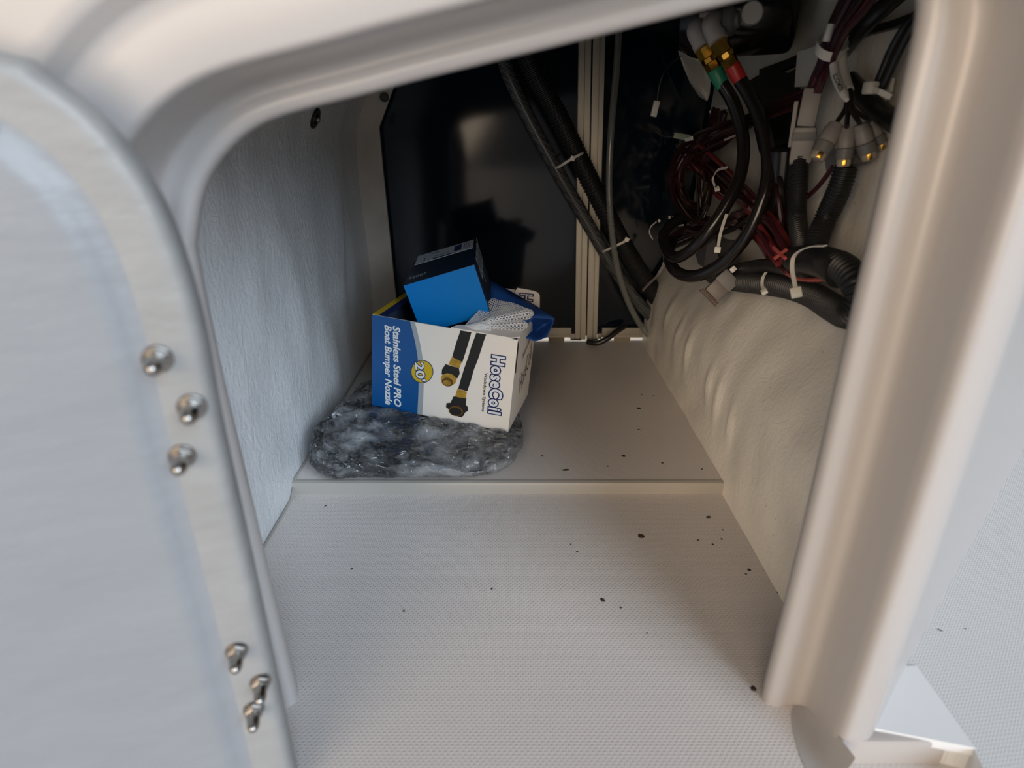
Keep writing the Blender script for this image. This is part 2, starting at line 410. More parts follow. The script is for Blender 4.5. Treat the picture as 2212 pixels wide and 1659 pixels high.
# ---- the front moulding with the doorway
pts = [V((-.221, 0, -.03)), V((-.227, 0, .12)), V((-.231, 0, .25)), V((-.2345, 0, .36))]
for u, v in ((413, 561), (411, 522), (416, 473), (426, 423), (444, 379), (473, 338), (507, 303), (549, 273), (600, 251), (675, 230), (780, 204), (900, 172), (1080, 128), (1260, 84), (1420, 44), (1600, 0)):
    p = at(u, v, .45); pts.append(V((p.x, 0, p.z)))
sl = (pts[-1]-pts[-5]); sl = sl/sl.x; e = pts[-1]
zc = e.z+sl.z*(.262-e.x)
pts += [e+sl*(.205-e.x), e+sl*(.235-e.x)+V((0, 0, -.003)), V((.254, 0, zc-.014)), V((.262, 0, zc-.034)), V((.263, 0, .55)), V((.263, 0, .45)), V((.263, 0, .25)), V((.261, 0, .1)), V((.258, 0, -.03))]
path = spline(pts, n=190)
rows = []
for i, p in enumerate(path):
    a = path[max(0, i-1)]; b = path[min(189, i+1)]; t = (b-a).normalized(); nrm = V((-t.z, 0, t.x))
    top = max(0, min(1, nrm.z)); right = max(0, nrm.x)**2; s = 1.0*(1-top-right)+.82*top+1.36*right if top+right < 1 else (.82*top+1.36*right)/(top+right)
    pr = [(.006, .475), (.0015, .466), (.0, .459), (.0008, .4525), (.0035, .4495), (.008, .4480), (.012, .4486), (.016, .4500), (.0205, .4503), (.0240, .4490), (.0262, .4455), (.0272, .440), (.0278, .425), (.0285, .402), (.0295, .3945), (.0315, .3895), (.035, .388)]
    row = [V((p.x, y, p.z))+nrm*(o*s) for o, y in pr]
    outA = [(.055, .388), (.064, .3875), (.0685, .385), (.0725, .377), (.0765, .3745), (.085, .374), (.2, .374), (.45, .37)]
    outB = [(.058, .3885), (.066, .390), (.073, .395), (.080, .4015), (.088, .410), (.12, .443), (.3, .62), (.9, 1.2)]
    for (oa, ya), (ob, yb) in zip(outA, outB):
        qa = V((p.x, ya, p.z))+nrm*oa; qb = V((p.x+ob, yb, p.z)); kk = min(1, max(0, (nrm.x-.55)/.4)); kk = kk*kk*(3-2*kk)
        row.append(qa.lerp(qb, kk))
    rows.append(row)
wf = MB().quadgrid(rows).build('wall_front', GEL, fix=False, flat_angle=math.radians(60)); tag(wf, 'white gelcoat console face around the round-cornered doorway', kind='structure')
# riser of the deck edge and cove at the foot of the right jamb
rs = MB().box((.40, .394, .0), (.20, .012, .058), bev=.003).build('riser', GEL, wf)
rows = []
for y, xw, r in ((.452, .2965, .006), (.446, .2975, .012), (.438, .2985, .018), (.42, .2990, .024), (.40, .2995, .028), (.388, .3005, .030), (.37, .303, .032)):
    rows.append([V((xw-r+r*math.sin(a), y, .0006+r-r*math.cos(a))) for a in np.linspace(0, math.pi/2, 9)])
MB().quadgrid(rows).build('cove', GEL, wf, fix=False)

# ---- the door, swung wide open on the left
DE = V((-.1872, .355, 0)); DT = V((-.947, -.321, 0)).normalized(); DN = V((.321, -.947, 0)).normalized()
def door_sz(u, v):
    p = onplane(u, v, DE, DN); return V(((p-DE).dot(DT), p.z, 0))
ed = [V((0.0, -.005, 0)), V((.0, .08, 0)), V((.0005, .25, 0)), V((.0015, .36, 0))]
for u, v in ((440, 735), (405, 600), (370, 500), (330, 415), (280, 338), (220, 265), (150, 202), (75, 150), (0, 110)):
    ed.append(door_sz(u, v))
e = ed[-1]; ed += [V((.20, e.y+.028, 0)), V((.40, e.y+.055, 0)), V((.45, e.y+.04, 0)), V((.48, e.y-.03, 0)), V((.485, .3, 0)), V((.485, -.005, 0))]
ep = spline(ed, n=140)
def dpt(s, z, n): return DE+DT*s+V((0, 0, z))+DN*n
cen = V((.24, .26, 0)); rows = []
prof = [(0, -.022), (0, -.011), (.0010, -.0055), (.0035, -.0015), (.0075, 0), (.012, .0003), (.030, 0), (.0355, .0006), (.040, .0025), (.045, .0048), (.050, .0055), (.058, .0058)]
for i, p in enumerate(ep):
    a = ep[max(0, i-1)]; b = ep[min(139, i+1)]; t = (b-a).normalized(); inn = V((t.y, -t.x, 0))
    rows.append([dpt(*(p+inn*o).xy, n) for o, n in prof])
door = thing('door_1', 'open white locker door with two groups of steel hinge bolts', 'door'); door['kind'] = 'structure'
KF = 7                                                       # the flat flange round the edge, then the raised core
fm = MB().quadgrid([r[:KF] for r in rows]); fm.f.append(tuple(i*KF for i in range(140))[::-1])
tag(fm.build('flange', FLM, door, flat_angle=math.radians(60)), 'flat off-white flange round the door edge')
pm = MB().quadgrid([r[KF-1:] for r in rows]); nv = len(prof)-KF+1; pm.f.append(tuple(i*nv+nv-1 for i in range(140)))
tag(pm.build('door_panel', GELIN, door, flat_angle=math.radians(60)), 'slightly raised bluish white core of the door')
def hinge_bolt(u, v, sc=1.0, L=.0215):
    p = onplane(u, v, DE, DN); n0 = 0.0003
    s_ = (p-DE).dot(DT)
    for (o0, h0), (o1, h1) in zip(prof[4:], prof[5:]):
        if o0 <= s_ <= o1: n0 = h0+(h1-h0)*(s_-o0)/(o1-o0)
    o = p+DN*n0
    wsh = MB().lathe(o-DN*.0005, DN, [(0, .0088*sc), (.0012, .0090*sc), (.0019, .0084*sc), (.0020, .004*sc)], 28).build('hinge_bolt', CHROME, door)
    rt = V((0, 0, 1)); a = DN.cross(rt)
    pr = [(.0015, .0068), (.002, .0073), (.0062, .0073), (.0068, .0066)]
    MB()._lathe(o, DN, [(d, r*sc) for d, r in pr], 6).build('nut', CHROME, wsh)
    k = L/.019
    MB()._lathe(o, DN, [(.006*k, .0052*sc), (.0080*k, .0054*sc), (.0125*k, .0053*sc), (.0155*k, .0047*sc), (.0178*k, .0033*sc), (.0188*k, .0015*sc), (.019*k, .0001)], 20).build('cap', CHROME, wsh)
for a in ((341, 775, 1.0), (415, 878, 1.0), (394, 985, .95), (512, 1405, .92), (563, 1472, .9), (549, 1530, .9)): hinge_bolt(*a)
settle(door)

# ---- back: two glossy dark panels in aluminium frames
YB = 1.52
def stile(x0b, x0t, sgn, parent, w_=.027):
    prf = [(0, 1.52), (0, 1.508), (.010, 1.508), (.0105, 1.513), (.0135, 1.513), (.014, 1.503), (.0265, 1.503), (.0265, 1.52)]
    rows = [[V((xx+(px if sgn > 0 else w_-px), py, zz)) for px, py in prf] for xx, zz in ((x0b, .030), (x0t, .86))]
    m_ = MB().quadgrid(rows, closed_v=True); m_.f.append(tuple(range(8))); m_.f.append(tuple(range(8, 16)))
    return m_.build('stile', ALU, parent, False)
pl = thing('sliding_panel', 'glossy dark navy panel behind the cartons, aluminium stile on its right', 'panel')
MB().box((-.0575, 1.524, .45), (.525, .006, .83)).build('sheet', NAVY, pl, False)
stile(.163, .139, 1, pl)
def rail(x0, x1, parent):
    m_ = MB().box(((x0+x1)/2, 1.515, .0485), (x1-x0, .010, .021)); m_.box(((x0+x1)/2, 1.511, .0385), (x1-x0, .010, .006)); m_.box(((x0+x1)/2, 1.5085, .0365), (x1-x0, .006, .003))
    m_.build('bottom_rail', ALU, parent, False)
rail(-.30, .152, pl); 
MB().box((.1565, 1.514, .037), (.010, .014, .014), bev=.001).build('corner_block', ALU, pl, False)
MB().box((.165, 1.512, .0295), (.028, .016, .003)).build('glide', BLACK, pl, False)
for x in (.115, -.06, -.22): MB().box((x, 1.514, .0275), (.040, .014, .0135)).build('foot', FOOT, pl, False)
settle(pl)
pr_ = thing('sliding_panel', 'black glossy panel behind the wiring, aluminium stile on its left', 'panel')
MB().box((.37, 1.530, .45), (.34, .006, .83)).build('sheet', NAVY, pr_, False)
stile(.1925, .169, -1, pr_)
rail(.232, .50, pr_)
MB().box((.2265, 1.514, .037), (.010, .014, .014), bev=.001).build('corner_block', ALU, pr_, False)
MB().box((.207, 1.512, .0295), (.028, .016, .003)).build('glide', BLACK, pr_, False)
for x in (.285, .43): MB().box((x, 1.514, .0275), (.040, .014, .0135)).build('foot', FOOT, pr_, False)
settle(pr_)

# ================================================================== CARTON STACK
def frame(pos, a, b, c):
    M = Matrix.Rotation(a, 3, 'Z') @ Matrix.Rotation(b, 3, 'X') @ Matrix.Rotation(c, 3, 'Y')
    M4 = M.to_4x4(); M4.translation = V(pos); return M4
def text_mesh(body, shear=0, offset=0, spacing=1.0, bevel=0):
    c = bpy.data.curves.new('t', 'FONT'); c.body = body; c.size = 1; c.shear = shear; c.offset = offset; c.space_character = spacing
    c.resolution_u = 3; c.fill_mode = 'FRONT'; c.bevel_depth = bevel; c.bevel_resolution = 1
    o = bpy.data.objects.new('t', c); COL.objects.link(o); bpy.context.view_layer.update()
    dg = bpy.context.evaluated_depsgraph_get(); me = bpy.data.meshes.new_from_object(o.evaluated_get(dg))
    vs = [q.co.copy() for q in me.vertices]; fs = [tuple(p.vertices) for p in me.polygons]
    bpy.data.objects.remove(o); bpy.data.curves.remove(c); bpy.data.meshes.remove(me); return vs, fs
class Face:
    """a flat face of a carton: 2-D picture points -> decals lying on it (in the carton's own space)"""
    def __init__(s, M, o, ex, ey, n):
        s.M = M; s.o = V(o); s.ex = V(ex); s.ey = V(ey); s.n = V(n)
        s.Mi = M.inverted(); s.P = M @ s.o; s.N = (M.to_3x3() @ s.n).normalized()
    def ab(s, u, v):
        q = s.Mi @ onplane(u, v, s.P, s.N)-s.o; return V((q.dot(s.ex), q.dot(s.ey)))
    def pt(s, ab, lift): return s.o+s.ex*ab[0]+s.ey*ab[1]+s.n*lift
    def poly(s, name, px, m, parent, lift, raw=False, smooth=False):
        P = [V(q) if raw else s.ab(*q) for q in px]
        return MB().prism([s.pt(q, 0) for q in P], s.n*lift).build(name, m, parent, False)
    def ellipse(s, name, c, ru, rv, m, parent, lift, rot=0, n=36):
        px = []
        for k in range(n):
            a = 2*math.pi*k/n; x = ru*math.cos(a); y = rv*math.sin(a)
            px.append((c[0]+x*math.cos(rot)-y*math.sin(rot), c[1]+x*math.sin(rot)+y*math.cos(rot)))
        return s.poly(name, px, m, parent, lift)
    def text(s, body, start, end, cap, m, parent, lift, name='lettering', shear=0, offset=0, spacing=1.0, fit=None, bevel=0):
        """start, end: baseline ends in the picture; cap: cap height in picture px across it"""
        vs, fs = text_mesh(body, shear, offset, spacing, bevel); ref = fit or vs
        x0 = min(q.x for q in ref); x1 = max(q.x for q in ref)
        A = s.ab(*start); B = s.ab(*end); d = B-A; Ln = d.length; d.normalize(); up = V((-d.y, d.x))
        pd = V((end[0]-start[0], end[1]-start[1])).normalized(); pn = V((pd.y, -pd.x))
        mid = ((start[0]+end[0])/2, (start[1]+end[1])/2)
        capm = (s.ab(mid[0]+pn.x*cap, mid[1]+pn.y*cap)-s.ab(*mid)).length
        sx = Ln/(x1-x0); sy = capm/.70
        pts_ = [s.pt(A+d*((q.x-x0)*sx)+up*(q.y*sy), lift) for q in vs]
        o = MB().add(pts_, fs).build(name, m, parent, False, fix=False); return vs

# big white and blue carton
BW, BD, BH = .2516, .164, .1694
BM = frame((-.2505, .9984, .0814), -.2324, .0, .0992)
carton = thing('carton', 'open white and blue HoseCoil carton standing on the bubble-wrapped package', 'box')
carton.matrix_world = BM
T = .0022
def cbox(name, x0, x1, y0, y1, z0, z1, m=CARDW, parent=carton):
    return MB().box(((x0+x1)/2, (y0+y1)/2, (z0+z1)/2), (x1-x0, y1-y0, z1-z0)).build(name, m, parent, False)
front = cbox('front_panel', 0, BW, 0, T, 0, BH)
cbox('back_panel', 0, BW, BD-T, BD, 0, BH)
lft = cbox('left_panel', 0, T, T, BD-T, 0, BH); rgt = cbox('right_panel', BW-T, BW, T, BD-T, 0, BH)
cbox('bottom_panel', T, BW-T, T, BD-T, 0, T)
def c3(x, y): return (760+x/3.4563, 480+y/3.4563)      # helper: enlarged-view pixel -> picture pixel
FF = Face(BM, (0, 0, 0), (1, 0, 0), (0, 0, 1), (0, -1, 0))
l1, l2, l3, l4, l5 = .00025, .0004, .00055, .0007, .00085
curve = [(435, 745), (458, 830), (478, 920), (492, 1010), (500, 1110), (500, 1200), (496, 1310), (490, 1422)]
cab = [FF.ab(*c3(*q)) for q in curve]; cab[0].y = BH; cab[-1].y = 0
FF.poly('blue_print', [V((0, BH)), *cab, V((0, 0))][::-1], PBLUE, front, l1, raw=True)
band = [q+V((.0085+.0006*i*.2, 0)) for i, q in enumerate(cab)]
FF.poly('grey_stripe', [*cab, *band[::-1]][::-1], PGREY, front, l1, raw=True)
FF.text('Stainless Steel PRO', c3(309, 772), c3(319, 1372), 50/3.456, PWHT, front, l3, shear=.2, bevel=.030, spacing=1.0)
FF.text('Boat Bumper Nozzle', c3(247, 765), c3(253, 1358), 48/3.456, PWHT, front, l3, shear=.2, bevel=.030, spacing=1.0)
FF.ellipse('badge_rim', c3(525, 1115), 84/3.456, 86/3.456, PNAVY, front, l2)
FF.ellipse('badge', c3(525, 1115), 79/3.456, 81/3.456, PYEL, front, l3)
r_ = FF.text("20'", c3(473, 1045), c3(487, 1182), 62/3.456, PNAVY, front, l4, bevel=.075, fit=text_mesh("20'")[0])
FF.text("20'", c3(473, 1045), c3(487, 1182), 62/3.456, PWHT, front, l5, bevel=.02, fit=text_mesh("20'")[0])
ref = text_mesh('HoseCoil', spacing=1.12)[0]
FF.text('HoseCoil', c3(1052, 995), c3(1024, 1420), 88/3.456, PNAVY, front, l3, bevel=.105, spacing=1.12, fit=ref)
FF.text('HoseCoil', c3(1052, 995), c3(1024, 1420), 88/3.456, PWHT, front, l4, bevel=.032, spacing=1.12, fit=ref)
FF.text('Washdown Systems', c3(993, 1122), c3(971, 1412), 21/3.456, PBLK, front, l3, bevel=.018)
def P3(name, pts_, m, lift): return FF.poly(name, [c3(*q) for q in pts_], m, front, lift)
P3('hose_print', [(812, 808), (893, 822), (880, 870), (862, 930), (845, 985), (825, 1048), (750, 1008), (765, 950), (783, 890)], PBLK, l2)
P3('hose_print', [(930, 826), (1004, 838), (985, 890), (965, 955), (940, 1030), (912, 1100), (890, 1180), (862, 1262), (795, 1242), (815, 1170), (838, 1095), (868, 1010), (895, 920)], PBLK, l2)
P3('fitting_print', [(748, 1005), (822, 1042), (803, 1090), (722, 1062)], PGOLD, l3)
P3('fitting_print', [(700, 1060), (800, 1090), (806, 1130), (788, 1165), (672, 1135), (675, 1098)], PBLK, l4)
FF.ellipse('fitting_print', c3(724, 1172), 58/3.456, 44/3.456, PGOLD, front, l5, .25)
FF.ellipse('fitting_print', c3(716, 1192), 44/3.456, 32/3.456, PGOLDD, front, .001, .25)
FF.ellipse('fitting_print', c3(712, 1198), 30/3.456, 20/3.456, PGOLD, front, .0012, .25)
P3('fitting_print', [(790, 1242), (860, 1266), (850, 1318), (772, 1300)], PGOLD, l3)
P3('fitting_print', [(760, 1300), (856, 1316), (850, 1360), (866, 1380), (868, 1408), (846, 1420), (838, 1440), (818, 1456), (750, 1436), (732, 1400), (704, 1380), (708, 1350), (738, 1348)], PBLK, l4)
FF.ellipse('fitting_print', c3(778, 1408), 54/3.456, 38/3.456, PGOLDD, front, l5, .2)
FF.ellipse('fitting_print', c3(776, 1412), 44/3.456, 29/3.456, PBLK, front, .001, .2)
# right side prints, left rim, flaps
RF = Face(BM, (BW, 0, 0), (0, 1, 0), (0, 0, 1), (1, 0, 0))
RF.text('HoseCoil', (1122, 850), (1147, 775), 8, PGREYD, rgt, l2)
RF.text('Washdown Systems', (1128, 778), (1144, 738), 3, PGREYD, rgt, l2)
RF.poly('slit', [(1118.5, 738), (1120.5, 742), (1114, 806), (1112, 806)], PBLK, rgt, l2)
cbox('rim_print', -.0006, .0105, .004, BD, BH-.0002, BH+.0006, PYEL, lft)
cbox('rim_fold', .0105, .0235, .004, BD, BH-.0002, BH+.0006, PNAVY, lft)
cbox('lining', T, T+.001, T, BD-T, .02, BH-.004, CARDI, lft)
cbox('lining', T, BW-T, BD-T-.001, BD-T, .02, BH-.004, CARDI, lft)
# tucked flap along the right half of the front edge
MB().prism([V((BW*.55, .0005, BH)), V((BW-.012, .0005, BH)), V((BW, .012, BH)), V((BW, .05, BH+.002)), V((BW*.58, .016, BH+.001))], (0, 0, .0018)).build('tuck_flap', CARDW, carton, False)
# standing flap behind with the start of the logo
fp = V((0, 1.135, .23)); fn = V((0, -1, 0)); FM = Matrix.Translation(fp)
fpts = [(1108, 640), (1113, 628), (1118, 622), (1152, 628), (1162, 632), (1166, 638), (1166, 680), (1108, 680)]
fl_ = MB().prism([BM.inverted() @ at(u, v, 1.135) for u, v in fpts], BM.to_3x3().inverted() @ V((0, .0015, 0))).build('flap', CARDW, carton, False)
FLF = Face(BM, BM.inverted() @ V((.03, 1.135, .24)), BM.to_3x3().inverted() @ V((1, 0, 0)), BM.to_3x3().inverted() @ V((0, 0, 1)), BM.to_3x3().inverted() @ V((0, -1, 0)))
ref = text_mesh('Ho')[0]
FLF.text('Ho', (1125, 634), (1122, 662), 26, PNAVY, fl_, .0006, bevel=.085, fit=ref)
FLF.text('Ho', (1125, 634), (1122, 662), 26, CARDW, fl_, .0009, offset=.0, fit=ref)
MB().prism([BM.inverted() @ at(u, v, 1.142) for u, v in ((1085, 622), (1112, 626), (1108, 650), (1085, 650))], BM.to_3x3().inverted() @ V((0, .0015, 0))).build('flap', CARDW, carton, False)

# small bright blue carton tipped into the top of it
SW, SD, SH = .1260, .150, .0915
SM = frame((-.1577, 1.025, .2061), .015, .0597, -.287)
aq = thing('carton', 'small bright blue aquor carton tipped into the open top of the larger box', 'box')
aq.matrix_world = SM
MB().box((SW/2, SD/2, SH/2), (SW, SD, SH), bev=.0008).build('body', AQNAVY, aq, False)
fr_ = MB().box((SW/2, -.0002, SH/2), (SW-.0014, .0006, SH-.0014)).build('front_face', AQBLUE, aq, False)
TFc = Face(SM, (0, 0, SH), (1, 0, 0), (0, 1, 0), (0, 0, 1))
def z1(x, y): return (860+x/10.055, 500+y/10.055)
lb = TFc.poly('label', [z1(*q) for q in ((358, 737), (1622, 358), (1645, 180), (440, 537))], AQWHT, aq, l2)
TFc.poly('barcode', [z1(*q) for q in ((1210, 440), (1368, 398), (1390, 275), (1235, 325))], PNAVY, lb, l3)
for x in (1430, 1470, 1510, 1548): TFc.poly('print_line', [z1(x-8, 375-(x-1430)*.3), z1(x+8, 372-(x-1430)*.3), z1(x+24, 255-(x-1430)*.3), z1(x+8, 258-(x-1430)*.3)], PNAVY, lb, l3)
TFc.poly('print_line', [z1(*q) for q in ((738, 612), (1155, 490), (1160, 470), (745, 588))], PNAVY, lb, l3)
TFc.poly('print_line', [z1(*q) for q in ((800, 545), (1110, 455), (1112, 447), (802, 535))], PNAVY, lb, l3)
TFc.poly('print_line', [z1(*q) for q in ((725, 497), (895, 447), (898, 435), (730, 482))], PNAVY, lb, l3)
TFc.poly('print_mark', [z1(*q) for q in ((548, 660), (575, 650), (600, 578), (568, 590))], PNAVY, lb, l3)
TFc.text('aquor', z1(228, 1042), z1(608, 930), 5.5, AQWHT, aq, l2, bevel=.015, spacing=1.15)
RFc = Face(SM, (SW, 0, 0), (0, 1, 0), (0, 0, 1), (1, 0, 0))
RFc.text('aquor', z1(1835, 1060), z1(1838, 560), 9, AQWHT, aq, l2, spacing=1.0)

# blue nylon pouch spilling over the carton's right rim
pouch = thing('pouch', 'creased royal blue nylon pouch hanging over the right rim of the open carton', 'bag')
A = lambda u, v, Y: at(u, v, Y)
q = dict(a=A(1060, 606, 1.115), b=A(1135, 648, 1.10), c=A(1201, 688, 1.06), d=A(1150, 684, 1.03), e=A(1100, 690, 1.03), f=A(1060, 694, 1.04),
         g=A(1181, 729, 1.03), h=A(1156, 738, 1.01), i=A(1112, 722, 1.00), j=A(1070, 716, .99), k=A(1156, 716, 1.085), l=A(1178, 700, 1.10), m=A(1158, 692, 1.07), n=A(1134, 708, 1.035))
ks = list(q); idx = {k: i for i, k in enumerate(ks)}
fs = [tuple(idx[c] for c in f) for f in ('abdef', 'bcd', 'dcm', 'dmn', 'mcl', 'mlkn', 'clg', 'lgk', 'kgh', 'nkhi', 'ednj', 'nij', 'efj')]
o = MB().add([q[k] for k in ks], fs).build('shell', BAGBLUE, pouch, False)
md = o.modifiers.new('sub', 'SUBSURF'); md.levels = md.render_levels = 2; md.subdivision_type = 'CATMULL_CLARK'
for e_ in o.data.edges: pass
ca = o.data.attributes.new('crease_edge', 'FLOAT', 'EDGE')
for e_ in range(len(o.data.edges)): ca.data[e_].value = .85
for p in o.data.polygons: p.use_smooth = True
md = o.modifiers.new('thick', 'SOLIDIFY'); md.thickness = .0012
settle(pouch)
# white net fabric
def net(fn, nu, nv, th=.0010):
    """hexagonal net laid over surface fn(s,t), real holes"""
    bm = bmesh.new(); vd = {}
    def vert(x, y):
        key = (round(x, 4), round(y, 4))
        if key not in vd: vd[key] = bm.verts.new(fn(min(1, max(0, x)), min(1, max(0, y))))
        return vd[key]
    hx = 1/nu; hy = 1/nv
    for j in range(nv):
        for i in range(nu):
            cx = (i+.5*(j % 2)+.25)*hx; cy = (j+.5)*hy
            ring = []
            for dx, dy in ((0, -2/3), (.5, -1/3), (.5, 1/3), (0, 2/3), (-.5, 1/3), (-.5, -1/3)): ring.append(vert(cx+dx*hx, cy+dy*hy))
            ring = list(dict.fromkeys(ring))
            if len(ring) > 3:
                try: bm.faces.new(ring)
                except ValueError: pass
    bmesh.ops.recalc_face_normals(bm, faces=bm.faces); bm.normal_update()
    r = bmesh.ops.inset_individual(bm, faces=bm.faces[:], thickness=th, depth=0)
    inner = [f for f in bm.faces if f not in set(r['faces'])]
    bmesh.ops.delete(bm, geom=inner, context='FACES')
    bmesh.ops.recalc_face_normals(bm, faces=bm.faces)
    me = bpy.data.meshes.new('net'); bm.to_mesh(me); bm.free(); me.materials.append(NETM); return me
nb = thing('net_bag', 'white net bag folded in the carton between blue box and pouch', 'bag')
def netpart(me):
    o = bpy.data.objects.new('net_fold', me); COL.objects.link(o); o.parent = nb
    md = o.modifiers.new('thick', 'SOLIDIFY'); md.thickness = .0007; md.offset = 0
def sheet(P, bulge=.0, ripple=0):
    P = [A(*p) for p in P]
    def fn(s, t):
        p = P[0].lerp(P[1], s).lerp(P[3].lerp(P[2], s), t)
        n = (P[1]-P[0]).cross(P[3]-P[0]).normalized()
        return p-n*(bulge*math.sin(math.pi*s)*math.sin(math.pi*t))+n*ripple*math.sin(9*s+3*t)
    return fn
def roll(p0, p1, r0, r1, sq=.8, a0=0, a1=2*math.pi):
    p0 = A(*p0); p1 = A(*p1); T_ = (p1-p0).normalized(); N = T_.cross(V((0, 0, 1))).normalized(); B = N.cross(T_)
    def fn(s, t):
        a = a0+(a1-a0)*t; k = 1-max(0, (s-.82)/.18)**2*.75; r = (r0+(r1-r0)*s)*k
        return p0.lerp(p1, s)+N*math.cos(a)*r+B*math.sin(a)*r*sq
    return fn
netpart(net(sheet([(1003, 704, .985), (1056, 686, .985), (1150, 668, 1.02), (1064, 643, 1.06)], .006, .0015), 22, 18, .00065))
netpart(net(roll((1050, 694, .978), (1152, 676, 1.005), .0045, .0115, .9), 15, 10, .00115))
netpart(net(roll((1020, 708, .972), (1140, 702, .985), .0030, .0125, .85), 15, 9, .0012))
netpart(net(sheet([(1003, 703, .975), (1060, 690, .968), (1062, 716, .962), (1022, 712, .962)], .006), 15, 8, .0006))
settle(nb)

# ================================================================== BUBBLE-WRAPPED PACKAGE
pk = thing('wrapped_package', 'clear bubble-wrapped package of black hose under the open carton', 'package')
PC = V((-.157, .975, .021)); YAW = -.07
def pkpt(th, ph):
    """th round the plan, ph 0 bottom .. 1 top"""
    c, s = math.cos(th), math.sin(th); e = .55
    x = .170*math.copysign(abs(c)**e, c); y = .158*math.copysign(abs(s)**e, s)
    a = (ph-.5)*math.pi; k = math.copysign(abs(math.cos(a))**.55, 1); h = math.copysign(abs(math.sin(a))**.62, math.sin(a))
    ztop = .040 - .045*(x/.17)*.25
    p = V((x*k, y*k, 0)); z = .032+h*(.031 if h < 0 else ztop)
    return p, z
ROT = Matrix.Rotation(YAW, 3, 'Z'); rows = []
NU, NV = 400, 120
def ridge(p): return (.5-abs(noise.noise(p)))*2
for j in range(NV+1):
    r = []
    for i in range(NU):
        p, z = pkpt(2*math.pi*i/NU, j/NV); q_ = V((p.x, p.y, z))
        rad = V((p.x/.17, p.y/.158, (z-.032)/.05)); rad = rad.normalized() if rad.length > 0 else V((0, 0, 1))
        wq = q_+V((noise.noise(q_*30), noise.noise(q_*30+V((7, 0, 0))), noise.noise(q_*30+V((0, 7, 0)))))*.012
        n1 = noise.noise(q_*20)*.0080+ridge(wq*34)*.0026+ridge(wq*75+V((3, 1, 4)))*.0013-.0025
        lobe = .011*math.cos(3*math.atan2(p.y, p.x)+.8)*max(0, 1-abs(j/NV-.4)*2)
        q_ = q_+rad*(n1+lobe); q_.z = max(q_.z, .0012)
        r.append(PC+ROT @ q_)
    rows.append(r)
# the box presses the top flat under it
Bi = BM.inverted()
for r in rows:
    for p in r:
        l = Bi @ p
        lim = -.0035 if l.y > -.004 else .003+.009*noise.noise(p*38)-max(0, -.05-l.y)*.12
        if -.08 < l.x < BW+.05 and l.y < BD+.01 and l.z > lim: p.z -= (l.z-lim)
MB().quadgrid(rows, closed_v=True).build('bubble_wrap', mat_film('bubble_film'), pk, fix=True)
m_ = []
for k, (rx, ry, z, ph, rr) in enumerate(((.132, .120, .024, 0, .0135), (.105, .095, .028, .4, .0130), (.128, .114, .050, 1.1, .0125), (.082, .070, .027, 2, .012), (.100, .088, .052, 2.6, .0120), (.142, .128, .040, 3.1, .0115))):
    P = [PC+ROT @ V((rx*math.cos(a)*(1+.04*math.sin(3*a+ph)), ry*math.sin(a)*(1+.05*math.cos(2*a+ph)), z-.03*(rx*math.cos(a))*.22+.003*math.sin(4*a+ph))) for a in np.linspace(ph, ph+2*math.pi*.985, 90)]
    for p in P:
        l = Bi @ p
        if -.1 < l.x < BW+.1 and l.z > -.022: p.z = max(.032, p.z-(l.z+.022))
    MB().tube(P, rr, 10).build('hose_coil', BLACK, pk)
fp = at(905, 975, .842); MB()._lathe(fp+V((-.016, .045, -.034)), V((1, -.1, .1)).normalized(), [(0, .006), (.002, .0125), (.028, .0125), (.030, .010), (.036, .009)], 16).build('steel_fitting', CHROME, pk)
fp = at(1050, 985, .842); MB()._lathe(fp+V((-.01, .045, -.034)), V((1, .2, -.2)).normalized(), [(0, .006), (.002, .011), (.022, .011), (.026, .008)], 16).build('steel_fitting', DKCHROME, pk)
tw = spline([at(724, 905, .93), at(720, 897, .935), at(727, 893, .94), at(738, 898, .945)], 12); MB().tube(tw, .003, 8).build('wrap_tail', pk.children[0].data.materials[0], pk)
settle(pk)
#@@WIRING@@
# ================================================================== HOSES AT THE BACK
def hose(name, label, cat, px, Y, rpx, m, kind='tube', group=None, pitch=.006):
    P = [at(u, v, Y if isinstance(Y, (int, float)) else Y[i]) for i, (u, v) in enumerate(px)]
    r = rpx*pxm(P[len(P)//2])
    b = corrugated(P, r, pitch) if kind == 'loom' else MB().tube(spline(P, 70), r, 14)
    return tag(settle_mesh(b.build(name, m)), label, cat, group)
def ziptie(c, tan, R_, label, head=0.0, tail=.0, w_=.0042, group='white nylon zip ties', m=None, squash=1.0, tdir=None):
    """strap ring of radius R_ round a cable at c (tangent tan), head at angle head, loose tail"""
    m = m or NYLON; c = V(c); T_ = V(tan).normalized(); a = V((0, 0, 1)) if abs(T_.z) < .9 else V((1, 0, 0))
    N = (a-T_*a.dot(T_)).normalized(); B = T_.cross(N)
    root = thing('zip_tie', label, 'zip tie', group)
    P = [c+(N*math.cos(x)+B*math.sin(x)*squash)*R_ for x in np.linspace(head, head+2*math.pi, 30)]
    MB().ribbon(P, T_, w_, .0011).build('strap', m, root)
    h = c+(N*math.cos(head)+B*math.sin(head)*squash)*(R_+.002)
    out = (N*math.cos(head)+B*math.sin(head)).normalized(); tg = out.cross(T_)
    rot = Matrix((T_, tg, out)).transposed()
    MB().box(h, (w_*1.75, w_*1.7, w_*1.2), rot, .0007).build('head', m, root)
    if tail:
        d = V(tdir).normalized() if tdir is not None else tg
        Q = spline([h, h+d*tail*.5+out*tail*.12, h+d*tail+out*tail*.05], 10)
        MB().ribbon(Q, T_, w_*.8, .0010).build('tail', m, root)
    return settle(root)
